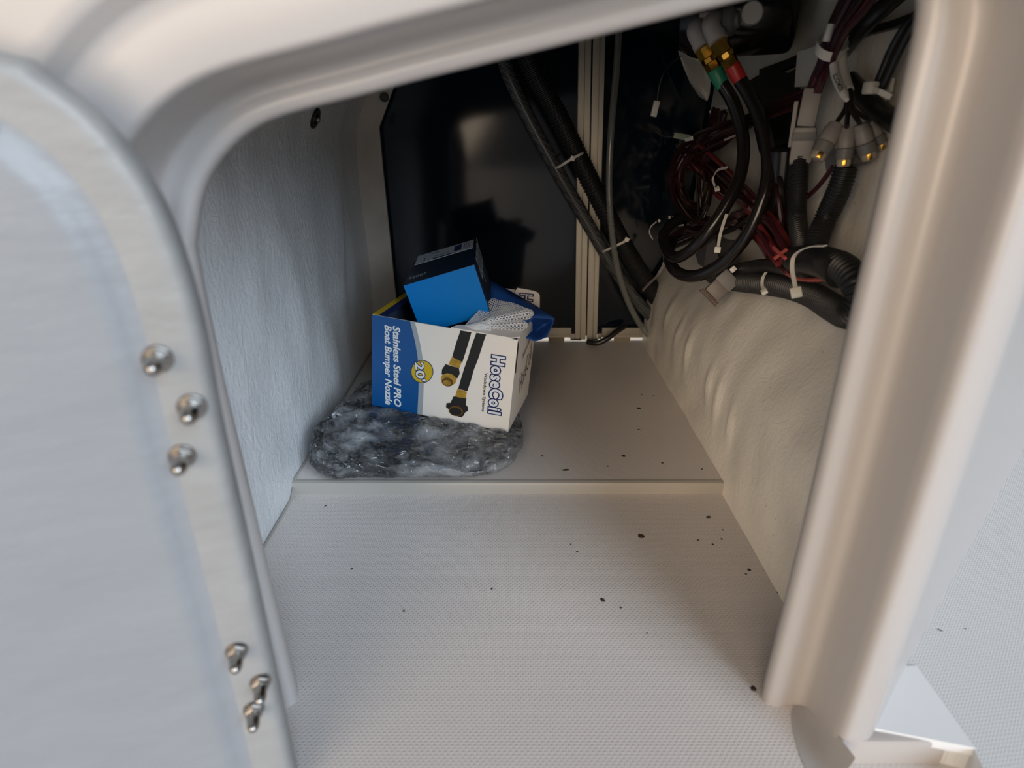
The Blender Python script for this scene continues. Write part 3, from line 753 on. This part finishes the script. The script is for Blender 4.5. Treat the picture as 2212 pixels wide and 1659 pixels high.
def strap(px, c, label, head_px, w_=.0042, m=None, hs=1.7, wd=None):
    """free run of zip tie along picture points in front of the hull side, with its head"""
    root = thing('zip_tie', label, 'zip tie', 'white nylon zip ties'); m = m or NYLON
    P = spline([W(u, v, c) for u, v in px], 24)
    d = V(wd) if wd else V((.25, .25, 1))
    MB().ribbon(P, d, w_, .0012).build('strap', m, root)
    h = W(*head_px, c+.002); T_ = (P[-1]-P[-3]).normalized() if (P[-1]-h).length < (P[0]-h).length else (P[0]-P[2]).normalized()
    n = (_C-h).normalized(); n = (n-T_*n.dot(T_)).normalized(); rot = Matrix((T_.cross(n), T_, n)).transposed()
    MB().box(h, (w_*hs, w_*hs*.95, w_*1.2), rot, .0007).build('head', m, root)
    return settle(root)
hose('corrugated_conduit', 'thick ribbed black conduit slanting down across the aluminium stiles', 'conduit', [(1118, 60), (1150, 150), (1205, 250), (1262, 365), (1312, 465), (1358, 550), (1412, 632), (1440, 670)], [1.40, 1.40, 1.41, 1.42, 1.43, 1.44, 1.46, 1.47], 21, LOOM, 'loom', pitch=.0075)
hose('braided_hose', 'grey braided hose running beside the ribbed black conduit', 'hose', [(1075, 90), (1100, 165), (1142, 255), (1200, 362), (1262, 470), (1318, 565), (1372, 645), (1425, 700)], [1.43, 1.43, 1.435, 1.44, 1.45, 1.455, 1.46, 1.47], 14, BRAID)
hose('clear_tube', 'thin clear tube hanging down to the foot of the hull ledge', 'tube', [(1338, 40), (1332, 150), (1322, 260), (1316, 370), (1318, 460), (1330, 560), (1352, 640), (1382, 700), (1412, 735)], [1.40, 1.40, 1.39, 1.385, 1.38, 1.39, 1.41, 1.43, 1.45], 7, CLEAR)
hose('black_cable', 'short black cable curling under the bottom rail at the gap', 'cable', [(1268, 738), (1290, 741), (1312, 731), (1332, 716), (1350, 704)], [1.49, 1.48, 1.48, 1.49, 1.505], 6, BLACK)
def tie_at(u, v, Y, tan_px, Rpx, label, head, tail=.02, **k):
    c = at(u, v, Y); t = at(u+tan_px[0], v+tan_px[1], Y)-c
    return ziptie(c, t, Rpx*pxm(c), label, head, tail, **k)
def front_tie(px, head, label, Y=1.375, w_=.005):
    root = thing('zip_tie', label, 'zip tie', 'white nylon zip ties'); P = spline([at(*q) for q in px], 16)
    MB().ribbon(P, (.45, 0, -.9), w_, .0014).build('strap', NYLON, root)
    MB().box(at(*head), (.010, .008, .009), Matrix.Rotation(.45, 3, 'Y'), .001).build('head', NYLON, root); return settle(root)
front_tie([(1196, 364, 1.44), (1208, 360, 1.405), (1232, 345, 1.385), (1256, 332, 1.39), (1262, 328, 1.42)], (1237, 342, 1.382), 'zip tie binding the braided hose to the conduit, higher one')
front_tie([(1297, 545, 1.455), (1308, 541, 1.425), (1330, 531, 1.405), (1352, 520, 1.41), (1362, 514, 1.44)], (1354, 517, 1.405), 'zip tie binding the braided hose to the conduit, lower one')
strap([(1432, 575), (1420, 595), (1400, 615), (1388, 628)], .05, 'grey zip tie tail sticking out left of the hose loops', (1436, 570), w_=.006, m=GREYP)

# ================================================================== PUMP UP IN THE CORNER
pump = thing('pump_motor', 'shiny black cylindrical pump with a round silver badge at the top', 'pump')
p0 = at(1500, 28, 1.14); p1 = at(1718, 12, 1.10); ax = (p1-p0).normalized(); Ln = (p1-p0).length; R0 = 92*pxm(p1)
MB()._lathe(p0, ax, [(-.02, R0*.8), (0, R0*.96), (.01, R0), (Ln-.012, R0), (Ln-.004, R0*.98), (Ln, R0*.93), (Ln+.002, R0*.6)], 40).build('housing', BLACKG, pump)
MB()._lathe(p0+ax*(Ln*.30), ax, [(0, R0*1.0), (.002, R0*1.03), (.010, R0*1.03), (.012, R0*1.0)], 40).build('clamp_band', BLACK, pump)
bc = at(1627, 34, 1.02); q0 = p0+ax*((bc-p0).dot(ax)); bn = (bc-q0); bn = (bn-ax*bn.dot(ax)).normalized(); bc = q0+bn*(R0-.003)
MB()._lathe(bc, bn, [(0, .0165), (.0035, .0165), (.0045, .0155), (.0046, .0150), (.0030, .0146), (.0030, .0140), (.0030, .0001)], 32).build('badge', BADGE, pump)
ec = at(1577, 45, 1.04); MB()._lathe(ec, V((.8, -.45, .1)), [(-.008, .020), (.004, .020), (.006, .018), (.009, .012), (.014, .011)], 24).build('end_fitting', GREYD, pump)
settle(pump)

# two elbow fittings feeding black hoses
def fitting(top, mid, el, bot, bandm, label):
    root = thing('hose_fitting', label, 'fitting', 'brass hose fittings under the pump')
    a = at(*top); c0_ = at(*mid); b = at(*el); c = at(*bot); ax_ = (c-b).normalized(); L_ = (c-b).length; r = 17*pxm(b)
    P = spline([a, c0_, b+ax_*.001], 20); MB().tube(P, [r*1.12]*17+[r*1.2]*3, 20).build('elbow', NICKEL, root)
    z = lambda k: L_*k
    MB()._lathe(b, ax_, [(z(.0), r*1.0), (z(.01), r*1.12), (z(.24), r*1.12), (z(.25), r*1.02)], 6).build('collar_nut', BRASS, root)
    MB()._lathe(b, ax_, [(z(.25), r*.95), (z(.26), r*1.05), (z(.36), r*1.05), (z(.37), r*.9)], 8).build('ferrule', BRASS, root)
    MB()._lathe(b, ax_, [(z(.37), r*.92), (z(.38), r*1.0), (z(.56), r*.96), (z(.57), r*.9)], 6).build('hose_nut', BRASS, root)
    MB()._lathe(b, ax_, [(z(.55), r*.93), (z(.57), r*.98), (z(.97), r*.90), (z(1.0), r*.82)], 18).build('colour_band', bandm, root)
    return settle(root)
fitting((1535, 52, 1.10), (1503, 64, 1.075), (1519, 101, 1.06), (1562, 188, 1.055), GREENB, 'brass elbow fitting with a green band under the pump')
fitting((1575, 42, 1.07), (1536, 50, 1.035), (1551, 88, 1.02), (1604, 182, 1.02), REDB, 'brass elbow fitting with a red band under the pump')
def aline(name, label, cat, px, m, rpx, group=None, n=70, seg=14):
    P = [at(*q) for q in px]; r = rpx*pxm(P[len(P)//2])
    return tag(settle_mesh(MB().tube(spline(P, n), r, seg).build(name, m)), label, cat, group)
def wline(name, label, cat, px, m, rpx, cs, group=None, n=60, seg=10, loom=0, amp=.10):
    P = []
    for i, (u, v) in enumerate(px):
        c = cs[i] if isinstance(cs, (list, tuple)) else cs
        P.append(W(u, v, c))
    r = rpx*pxm(P[len(P)//2])
    b = corrugated(P, r, loom, amp) if loom else MB().tube(spline(P, n), r, seg)
    return tag(settle_mesh(b.build(name, m)), label, cat, group)
def aline(name, label, cat, px, m, rpx, group=None, n=70, seg=14):
    P = [at(*q) for q in px]; r = rpx*pxm(P[len(P)//2])
    return tag(settle_mesh(MB().tube(spline(P, n), r, seg).build(name, m)), label, cat, group)
aline('black_hose', 'glossy black hose from the green-banded fitting looping low on the left', 'hose',
      [(1558, 178, 1.055), (1585, 225, 1.045), (1605, 300, 1.03), (1600, 375, 1.01), (1570, 440, 1.0), (1530, 500, 1.0), (1490, 542, 1.02), (1458, 556, 1.05), (1438, 535, 1.09), (1436, 500, 1.13), (1470, 470, 1.16)], BLACKG, 13.5)
aline('black_hose', 'glossy black hose from the red-banded fitting making the outer loop', 'hose',
      [(1598, 172, 1.02), (1625, 218, 1.005), (1652, 290, .98), (1660, 370, .96), (1645, 440, .95), (1612, 510, .955), (1560, 568, .98), (1505, 596, 1.01), (1463, 588, 1.05), (1444, 555, 1.10), (1452, 520, 1.15)], BLACKG, 14.5)

# ================================================================== UPPER RIGHT HARNESS
CG = 'corrugated looms on the hull side'
wline('wire_loom', 'straight ribbed loom dropping from the tall grey connector', 'loom', [(1728, 335), (1725, 400), (1722, 470), (1732, 530), (1752, 560)], LOOM, 20, [.045, .045, .045, .05, .055], CG, loom=.0042)
wline('wire_loom', 'slanting ribbed loom right of the straight one', 'loom', [(1828, 360), (1812, 410), (1785, 470), (1762, 525), (1752, 560)], LOOM, 24, [.035, .035, .035, .045, .05], CG, loom=.0042)
wline('wire_loom', 'fat ribbed loom curling down in a bend beside the right jamb', 'loom',
      [(1735, 572), (1775, 566), (1815, 575), (1848, 608), (1858, 650), (1836, 680), (1795, 662), (1752, 636), (1700, 620), (1640, 612), (1580, 606), (1540, 592)], LOOM, 30,
      [.05, .055, .06, .058, .052, .045, .035, .03, .03, .03, .03, .03], CG, loom=.0058, amp=.13)
wline('taped_cable', 'smooth taped black trunk at the head of the fat loom', 'cable', [(1722, 560), (1750, 562), (1785, 568), (1818, 588)], TAPE, 35, [.050, .055, .06, .06], n=30, seg=16)
wline('taped_cable', 'black sleeved cable lying above the ribbed loom on the ledge', 'cable', [(1575, 590), (1610, 580), (1660, 574), (1710, 580), (1750, 585)], TAPE, 16, [.035, .04, .04, .045, .05], n=40, seg=14)
wline('red_cable', 'bright red wire between the two black cables on the ledge', 'wire', [(1690, 585), (1715, 600), (1745, 605), (1780, 604), (1830, 600), (1875, 598)], REDBRT, 4.0, [.055, .060, .062, .062, .05, .04], seg=8)
for i in range(3): wline('wire', 'short wine wires meeting the jamb behind the fat loom', 'wire', [(1850, 590+i*7), (1870, 588+i*8), (1895, 592+i*9)], WIREM[2 if i == 0 else 0], 5, .03, 'wires at the right jamb', 12, 8)

# tall grey in-line connector
tc_ = thing('inline_connector', 'tall two-piece grey in-line connector hanging from the red wires', 'connector')
a = W(1757, 192, .05); b = at(1740, 272, a.y); c = at(1728, 352, a.y+.004); d1 = (b-a).normalized(); d2 = (c-b).normalized()
def orient(d):
    n = (_C-b).normalized(); n = (n-d*n.dot(d)).normalized(); return Matrix((d.cross(n), n, d)).transposed()
k = pxm(b)
MB().box((a+b)/2, (37*k, 30*k, (b-a).length+.002), orient(d1), .003).build('plug', GREYP, tc_)
MB().box((b+c)/2, (46*k, 36*k, (c-b).length*.98), orient(d2), .004).build('socket', GREYP, tc_)
MB().box(b+d2*.012, (49*k, 39*k, .012), orient(d2), .003).build('latch_ring', GREYD, tc_)
MB().box((a+c)/2+orient(d2) @ V((27*k, .002, -.004)), (9*k, 22*k, (c-a).length*.62), orient(d2), .001).build('side_rib', GREYP, tc_)
MB().box(c, (44*k, 34*k, .004), orient(d2), .001).build('end_cap', BLACK, tc_)
settle(tc_)
# four barrel connectors with brass tips
def barrel(u0, v0, u1, v1, c, label, rpx=17):
    root = thing('barrel_connector', label, 'connector', 'grey barrel connectors with brass tips')
    p = W(u0, v0, c); q_ = at(u1, v1, p.y-.004); d = (q_-p).normalized(); L_ = (q_-p).length; r = rpx*pxm(p)
    MB()._lathe(p, d, [(0, r*.75), (.002, r*.85), (L_*.12, r*.86), (L_*.16, r), (L_*.50, r), (L_*.53, r*.86)], 18).build('sleeve', GREYP, root)
    MB()._lathe(p, d, [(L_*.52, r*.88), (L_*.54, r*1.05), (L_*.80, r*1.02), (L_*.82, r*.8)], 18).build('coupling', GREYD, root)
    MB()._lathe(p, d, [(L_*.80, r*.86), (L_*.82, r*.9), (L_*.97, r*.84), (L_*1.0, r*.7)], 8).build('tip_collar', TIPM, root)
    n = (_C-p).normalized(); n = (n-d*n.dot(d)).normalized()
    MB().box(p+d*(L_*.90)+n*(r*.78)-d.cross(n)*r*.1, (r*.55, r*.3, L_*.16), Matrix((d.cross(n), n, d)).transposed(), .0006).build('brass_contact', BRASS, root)
    return settle(root)
barrel(1808, 268, 1763, 345, .06, 'leftmost grey barrel connector with a brass tip, tilted left', 20)
barrel(1831, 276, 1821, 360, .05, 'grey barrel connector pointing straight down, second from left', 17)
barrel(1858, 268, 1878, 345, .04, 'grey barrel connector tilted right, third from left', 19)
barrel(1880, 262, 1908, 322, .025, 'rightmost barrel connector, half hidden beside the jamb', 14)
for i, (u, v) in enumerate(((1806, 266), (1829, 274), (1857, 266), (1879, 260))):
    wline('wire', 'black lead of the '+('leftmost', 'second', 'third', 'rightmost')[i]+' barrel connector', 'wire', [(u, v), (1826+i*6, 235), (1829+i*4, 205), (1826+i*2, 185)], WIREM[4], 5, [.06, .05, .045, .045], 'leads of the barrel connectors', 20, 8)
# flat grey block behind the barrels, white pads
def card(name, label, cat, px, c, m, th=.004, group=None):
    P = [W(u, v, c) for u, v in px]; n = (P[1]-P[0]).cross(P[2]-P[0]).normalized()
    if n.dot(_C-P[0]) < 0: n = -n
    return tag(settle_mesh(MB().prism(P, -n*th).build(name, m, None, False)), label, cat, group)
card('terminal_block', 'grey terminal block behind the barrel connectors', 'block', [(1778, 320), (1842, 322), (1850, 352), (1785, 372)], .03, GREYD, .012)
card('mounting_pad', 'white adhesive pad left of the tall grey connector', 'pad', [(1722, 112), (1768, 98), (1766, 185), (1716, 188)], .03, WHITET, .003)
card('mounting_pad', 'pale cable mount with a slot beside the right jamb', 'pad', [(1905, 180), (1926, 168), (1922, 195), (1898, 232), (1880, 222)], .012, NYLON, .004)
card('fibreglass_tab', 'white fibreglass tab with a curved foot left of the hoses', 'panel', [(1466, 110), (1490, 104), (1520, 140), (1536, 166), (1533, 205), (1528, 218), (1512, 208), (1492, 178), (1478, 145)], .04, FIBR, .006)
card('fibreglass_tab', 'narrow white fibreglass strip between the wires and first hose', 'panel', [(1578, 218), (1594, 258), (1574, 285), (1552, 294), (1566, 240)], .03, FIBR, .006)
card('gasket_strip', 'ragged black gasket edge running under the pump to the jamb', 'gasket', [(1640, 150), (1700, 128), (1770, 96), (1850, 62), (1920, 46), (1990, 20), (1990, 34), (1930, 60), (1855, 80), (1785, 112), (1720, 140), (1640, 172)], .012, BLACK, .006)
card('gasket_strip', 'wavy black sealant edge right of the red-banded fitting, with a black sheet for the darkness below', 'gasket', [(1612, 178), (1632, 166), (1650, 156), (1664, 160), (1684, 152), (1702, 158), (1722, 146), (1720, 190), (1716, 250), (1712, 330), (1640, 330), (1622, 250)], .012, BLACK, .005)  # lower part is a black sheet standing in for the darkness behind the wires
# red wire bundle from above
for i in range(9):
    o_ = (i-4)*6; k_ = i % 3
    wline('wire', 'dark red wire in the bundle coming down through the big zip tie', 'wire', [(1866+o_*1.5, -25), (1840+o_*1.3, 20), (1812+o_*.9, 62), (1796+o_*.7, 98), (1784+o_*.55, 135), (1768+o_*.5, 170), (1757+o_*.45, 200)],
          WIREM[(0, 1, 5, 2, 0, 1, 4, 2, 0)[i]], 6.5, [.05+.006*k_, .05+.006*k_, .055+.005*k_, .055+.005*k_, .05+.004*k_, .05, .05], 'red wires above the tall connector', 40, 8)
wline('black_cable', 'thick black cable slanting up out of view at top right', 'cable', [(1960, -30), (1915, 10), (1872, 50), (1838, 88), (1822, 110)], BLACK, 19, [.03, .03, .035, .03, .02], seg=12)
for i in range(2):
    wline('black_cable', ('left' if i == 0 else 'right')+'-hand of two black cables hanging beside the right jamb', 'cable', [(1990, 20+i*14), (1955+i*16, 58), (1925+i*18, 110), (1906+i*16, 155), (1892+i*14, 190)], BLACK, 9, .022, 'pair of cables by the jamb', seg=10)
wline('black_cable', 'thick black cable passing behind the barrel connectors to the jamb', 'cable', [(1835, 175), (1870, 215), (1905, 245), (1945, 270)], BLACK, 22, .018, seg=12)
# white sleeves
def sleeve(px, c, rpx, label, txt=None):
    root = thing('marker_sleeve', label, 'sleeve'); P = [W(u, v, c) for u, v in px]; r = rpx*pxm(P[0]); S = spline(P, 24)
    MB().tube(S, [r*(1 if i < 20 else 1-.12*(i-19)) for i in range(24)] if txt else r, 14).build('tube', WHITET, root)
    if txt:
        vs, fs = text_mesh(txt, offset=.02); x0 = min(q.x for q in vs); x1 = max(q.x for q in vs)
        out = []
        L_ = [0]
        for a_, b_ in zip(S, S[1:]): L_.append(L_[-1]+(b_-a_).length)
        tot = L_[-1]; s0, s1 = tot*.80, tot*.28
        for q in vs:
            s_ = s0+(s1-s0)*(q.x-x0)/(x1-x0); j = max(i for i in range(23) if L_[i] <= s_)
            f_ = (s_-L_[j])/(L_[j+1]-L_[j]); p = S[j].lerp(S[j+1], f_); t = (S[j]-S[j+1]).normalized()
            n = (_C-p).normalized(); n = (n-t*n.dot(t)).normalized(); up = n.cross(t)
            ang = (q.y/.7-.5)*.95; out.append(p+(n*math.cos(ang)+up*math.sin(ang))*(r*1.02+.0002))
        MB().add(out, fs).build('lettering', PBLK, root, False, fix=False)
    return settle(root)
sleeve([(1801, 140), (1804, 160), (1812, 182), (1822, 202), (1829, 216)], .06, 9, 'white marker sleeve lettered REMOTE below the big zip tie', 'REMOTE')
sleeve([(1818, 108), (1820, 135), (1825, 165), (1834, 196)], .045, 10, 'plain white sleeve right of the lettered one')
sleeve([(1795, 52), (1790, 70), (1785, 88)], .075, 8, 'short white sleeve above the big zip tie')
# zip ties of this corner
bc_ = W(1796, 100, .058); ziptie(bc_, W(1784, 135, .055)-bc_, 38*pxm(bc_), 'big white zip tie round the red wire bundle', .9, 0, w_=.012, squash=.8)
p_ = W(1880, 190, .03); zt = thing('zip_tie', 'white zip tie head on the cables beside the jamb', 'zip tie', 'white nylon zip ties')
MB().box(p_, (.014, .013, .014), None, .003).build('head', NYLON, zt); MB().ribbon([p_, W(1900, 198, .03), W(1925, 210, .02)], (0, 0, 1), .006, .0015).build('strap', NYLON, zt); settle(zt)
strap([(1782, 531), (1755, 532), (1730, 541), (1714, 556), (1711, 580), (1715, 605), (1719, 626)], .095, 'long zip tie arching over the taped trunk', (1720, 632), w_=.0050, hs=2.4, wd=(1, .3, .2))
strap([(1655, 588), (1648, 600), (1646, 615), (1650, 625)], .062, 'zip tie round the ribbed loom on the ledge, head below', (1651, 630), w_=.0042, hs=2.0, wd=(1, .3, .2))
strap([(1570, 462), (1562, 485), (1555, 510), (1551, 535)], .10, 'zip tie tail hanging between the two hose loops', (1550, 540), w_=.0050, hs=1.9, wd=(1, .3, .2))
strap([(1570, 362), (1550, 368), (1540, 385), (1544, 402)], .08, 'curved white zip tie round the wine wire bundle', (1549, 408), w_=.0042, hs=2.0, wd=(.3, .3, 1))
strap([(1476, 486), (1455, 490), (1440, 498), (1428, 508)], .10, 'zip tie curling off the first hose loop, lowest head', (1425, 513), w_=.003, hs=2.4)
strap([(1470, 482), (1458, 484), (1448, 488)], .08, 'zip tie beside the wine wires, middle head', (1441, 492), w_=.003, hs=2.2)
strap([(1472, 474), (1465, 468), (1452, 469)], .07, 'zip tie beside the wine wires, upper head', (1446, 470), w_=.003, hs=2.4)
strap([(1410, 517), (1403, 503), (1406, 490), (1418, 479)], .05, 'leftmost thin zip tie curling in front of the dark panel', (1424, 477), w_=.0022, hs=2.6)
strap([(1427, 518), (1430, 535), (1435, 545)], .10, 'thin white tie tail against the left end of the hose loops', (1426, 516), w_=.002, hs=1.5)
strap([(1570, 233), (1556, 230), (1546, 234), (1540, 240)], .05, 'zip tie stub with rounded head left of the first hose', (1538, 241), w_=.005, hs=1.8)
# rectangular grey connector with brown seal hanging on the ledge
dc = thing('plug_connector', 'grey rectangular plug with a brown seal hanging over the ledge', 'connector')
p = W(1585, 592, .05); q_ = at(1528, 645, p.y); d = (q_-p).normalized(); k = pxm(p); Mo = orient(d); L_ = (q_-p).length
MB().box(p.lerp(q_, .25), (42*k, 26*k, L_*.42), Mo, .002).build('housing', GREYD, dc)
MB().box(p.lerp(q_, .65), (38*k, 24*k, L_*.42), Mo, .002).build('nose', mat('brown_grey_plastic', (.15, .125, .115), .45), dc)
MB().box(p.lerp(q_, .90), (45*k, 28*k, L_*.05), Mo, .001).build('seal', BROWNP, dc); MB().box(p.lerp(q_, .98), (49*k, 30*k, L_*.04), Mo, .001).build('seal', BROWNP, dc)
MB().box(p+Mo @ V((9*k, .004, -.004)), (11*k, 9*k, .010), Mo, .001).build('latch', NYLON, dc); settle(dc)
# grey bracket and lump behind the loops
br = thing('bracket', 'dark grey moulded bracket between the two hose loops', 'bracket')
P = [W(u, v, .03) for u, v in ((1500, 540), (1545, 505), (1580, 520), (1600, 560), (1580, 585), (1530, 585), (1508, 570))]
MB().prism(P, (P[1]-_C).normalized()*.012).build('plate', GREYD, br, False)
P = [W(u, v, .045) for u, v in ((1520, 575), (1527, 530), (1545, 515), (1552, 560))]; MB().prism(P, (P[1]-_C).normalized()*.010).build('rib', GREYP, br, False); settle(br)
cp = W(1585, 470, .045); MB_ = MB()._lathe(cp, V((.3, .5, -.8)), [(-.028, .010), (-.024, .018), (-.008, .021), (.010, .023), (.03, .023), (.034, .018), (.034, .001)], 24)
tag(settle_mesh(MB_.build('grey_valve', GREYP)), 'rounded grey plastic valve body behind the first hose loop', 'valve')
# bundle of stuff right of hoses: dark canister behind the looms
ca_ = W(1690, 400, .032); MB_ = MB()._lathe(ca_, V((.1, .05, -1)), [(-.055, .020), (-.05, .026), (.03, .026), (.038, .024), (.042, .018), (.042, .001)], 28)
tag(settle_mesh(MB_.build('filter_canister', BLACKG)), 'glossy black canister behind the straight ribbed loom', 'canister')

# ================================================================== TANGLE OF WINE-RED WIRES
rr = random.Random(3)
def family(n, base, spread, mats, rpx, c0, c1, label, group, jit=5):
    for i in range(n):
        f_ = (i/(n-1)-.5) if n > 1 else 0
        px = [(u+spread[k_][0]*f_*2+rr.uniform(-jit, jit), v+spread[k_][1]*f_*2+rr.uniform(-jit, jit)) for k_, (u, v) in enumerate(base)]
        c = [c0+(c1-c0)*rr.random() for _ in px]
        wline('wire', label, 'wire', px, rr.choice(mats), rr.uniform(*rpx), c, group, 44, 7)
M = WIREM
family(9, [(1600, 268), (1560, 285), (1515, 310), (1478, 340), (1462, 385), (1468, 430), (1500, 470), (1545, 486), (1590, 470)], [(6, 10), (8, 12), (12, 14), (14, 10), (12, 0), (14, -8), (10, -10), (8, -8), (8, -8)], [M[0], M[1], M[1]], (3.5, 5.5), .035, .075, 'wine-red wire looping round the left of the tangle', 'looping wires')
family(10, [(1490, 330), (1530, 365), (1575, 405), (1615, 440), (1655, 490), (1700, 560)], [(16, -14), (18, -14), (18, -16), (16, -16), (18, -14), (20, -10)], [M[0], M[2], M[2], M[0]], (4.5, 7), .03, .07, 'red wire in the thick diagonal run behind the hoses', 'diagonal wires')
family(7, [(1555, 240), (1545, 275), (1530, 310), (1518, 350)], [(14, 3), (14, 3), (12, 4), (12, 6)], [M[0], M[1]], (3.5, 5), .04, .06, 'dark wine wire dropping from the stub tie', 'dropping wires', 3)
family(6, [(1752, 208), (1650, 245), (1600, 270), (1550, 300), (1500, 320)], [(4, 14), (4, 14), (4, 14), (6, 12), (8, 10)], [M[0], M[1], M[5]], (3.5, 5), .03, .05, 'plum wire arching left across the top of the tangle', 'arching wires')
family(4, [(1474, 400), (1480, 430), (1500, 448), (1520, 440), (1530, 405), (1525, 370)], [(6, 4), (6, 6), (4, 8), (4, 8), (6, 4), (6, 2)], [M[3], M[1]], (3, 4), .05, .08, 'thin olive wire hanging in a loop inside the tangle', 'thin loops')
family(4, [(1508, 375), (1510, 420), (1512, 470), (1524, 430), (1535, 385)], [(4, 2), (4, 4), (4, 6), (8, 4), (10, 2)], [M[4], M[1]], (2.5, 3.2), .06, .09, 'thin black wire bent into a sharp V', 'thin loops', 3)
family(6, [(1620, 480), (1650, 510), (1680, 545), (1710, 575)], [(18, -12), (18, -12), (18, -10), (14, -8)], [M[0], M[1], M[2]], (4, 6), .03, .06, 'wine wire running down onto the ledge', 'ledge wires')
family(6, [(1450, 520), (1480, 505), (1520, 500), (1570, 490), (1620, 460)], [(4, 10), (4, 12), (4, 10), (4, 10), (6, 10)], [M[1], M[5], M[4]], (4, 6), .04, .07, 'dark wire lying along the inside of the first hose loop', 'inner wires')
family(4, [(1640, 280), (1670, 330), (1685, 400), (1690, 460), (1700, 540)], [(8, 0), (8, 0), (8, 0), (8, 0), (8, 0)], [M[4], M[1]], (4, 6), .02, .05, 'dark wire running down behind the outer hose', 'back wires')
for a_, b_ in (((1672, 535), (1696, 558)), ((1674, 558), (1698, 540))):
    wline('wire', 'short pinkish-red cut wire crossing another above the ledge cable', 'wire', [a_, ((a_[0]+b_[0])/2, (a_[1]+b_[1])/2), b_], REDBRT, 4, .075, 'crossed wire ends', 8, 8)
wline('wire', 'dark wires rising behind the slanting loom', 'wire', [(1700, 470), (1740, 430), (1770, 400), (1800, 360)], M[0], 5, .03, None, 20, 8)
# little white plugs dangling in front of the black panel
def dangle(px, Y, conn, label, m):
    root = thing('small_plug', label, 'connector'); P = [W(*px[0], .03) if i == 0 and v < 200 else at(u, v, Y) for i, (u, v) in enumerate(px)]; k = pxm(P[0])
    MB().tube(spline(P, 24), 1.6*k, 6).build('lead', WIREM[4], root)
    a_, b_ = [at(u, v, Y) for u, v in conn]; d_ = (b_-a_).normalized(); n = V((0, -1, 0)); n = (n-d_*n.dot(d_)).normalized()
    MB().box((a_+b_)/2, (12*k, 10*k, (b_-a_).length), Matrix((d_.cross(n), n, d_)).transposed(), .001).build('plug', m, root); settle(root)
dangle([(1474, 118), (1438, 150), (1424, 188), (1420, 220)], 1.36, [(1419, 218), (1411, 252)], 'small white plug dangling on a thin lead before the black panel', WHITET)
dangle([(1416, 284), (1430, 293), (1445, 296), (1456, 293)], 1.30, [(1455, 292), (1490, 298)], 'small pale green plug left of the wine wires', mat('pale_green_plastic', (.20, .24, .19), .45))
card('label_tag', 'tiny white tag stuck on the pale green plug', 'tag', [(1478, 300), (1495, 294), (1496, 303), (1480, 306)], .16, WHITET, .001)

# ================================================================== DIRT ON THE FLOOR
def speck(u, v, z, sx, sy, a, kind):
    p = atz(u, v, z); k = pxm(p); m_ = MB(); n = 7; r = random.Random(u*7+v)
    top = []; bot = []
    for i in range(n):
        t = 2*math.pi*i/n; x = math.cos(t)*sx*k*r.uniform(.7, 1.2); y = math.sin(t)*sy*k*r.uniform(.7, 1.2)*1.6
        bot.append(p+V((x*math.cos(a)-y*math.sin(a), x*math.sin(a)+y*math.cos(a), .0002)))
    c = p+V((0, 0, .0002+.5*min(sx, sy)*k)); m_.add(bot+[c], [(i, (i+1) % n, n) for i in range(n)]+[tuple(range(n))[::-1]])
    o = settle_mesh(m_.build('dirt_speck', DIRT, None, False)); return o
for (u, v, sx, sy, a) in ((1385, 1158, 8, 5, .4), (1302, 1296, 7, 4, -.8), (1341, 1313, 3, 2, 0), (1530, 1117, 6, 3, .3), (1508, 1167, 3, 2, 1), (1561, 1145, 2, 2, 0), (1540, 1176, 3, 2, .4), (1559, 1165, 3, 2, 0), (1618, 1231, 4, 3, .3), (1611, 1240, 3, 2, 0), (1681, 1280, 4, 3, 0), (1627, 1487, 8, 5, .5), (1233, 1176, 2, 2, 0), (1247, 1192, 3, 2, 0), (1062, 1272, 3, 2, 1.2), (760, 1229, 3, 2, .6), (872, 1320, 3, 2, 1), (1443, 1067, 2, 1.5, 0), (703, 1093, 3, 1.5, .7), (1398, 1368, 2, 1.5, 0)):
    tag(speck(u, v, 0, sx, sy, a, 0), 'dark crumb of dirt on the lower locker floor', 'dirt', 'crumbs on the lower floor')
for (u, v, sx, sy, a) in ((1380, 882, 5, 3, 1), (1222, 1015, 9, 2.5, .1), (1347, 985, 6, 3, .2), (1313, 1007, 2, 2, 0), (1431, 1000, 3, 2, 0), (1171, 985, 3, 2, .5), (1516, 1013, 2, 2, 0), (1380, 928, 5, 1.5, -.4), (1412, 855, 2, 1.5, 0), (1386, 853, 2, 1.5, 0)):
    tag(speck(u, v, ZU, sx, sy, a, 0), 'dark crumb of dirt on the raised floor', 'dirt', 'crumbs on the raised floor')
for (u, v, sx, sy, a) in ((2030, 1361, 6, 1.5, -.6), (2085, 1358, 3, 1, -.6)):
    tag(speck(u, v, .03, sx, sy, a, 0), 'faint hair-like speck on the pale outside deck', 'dirt', 'specks on the outside deck')
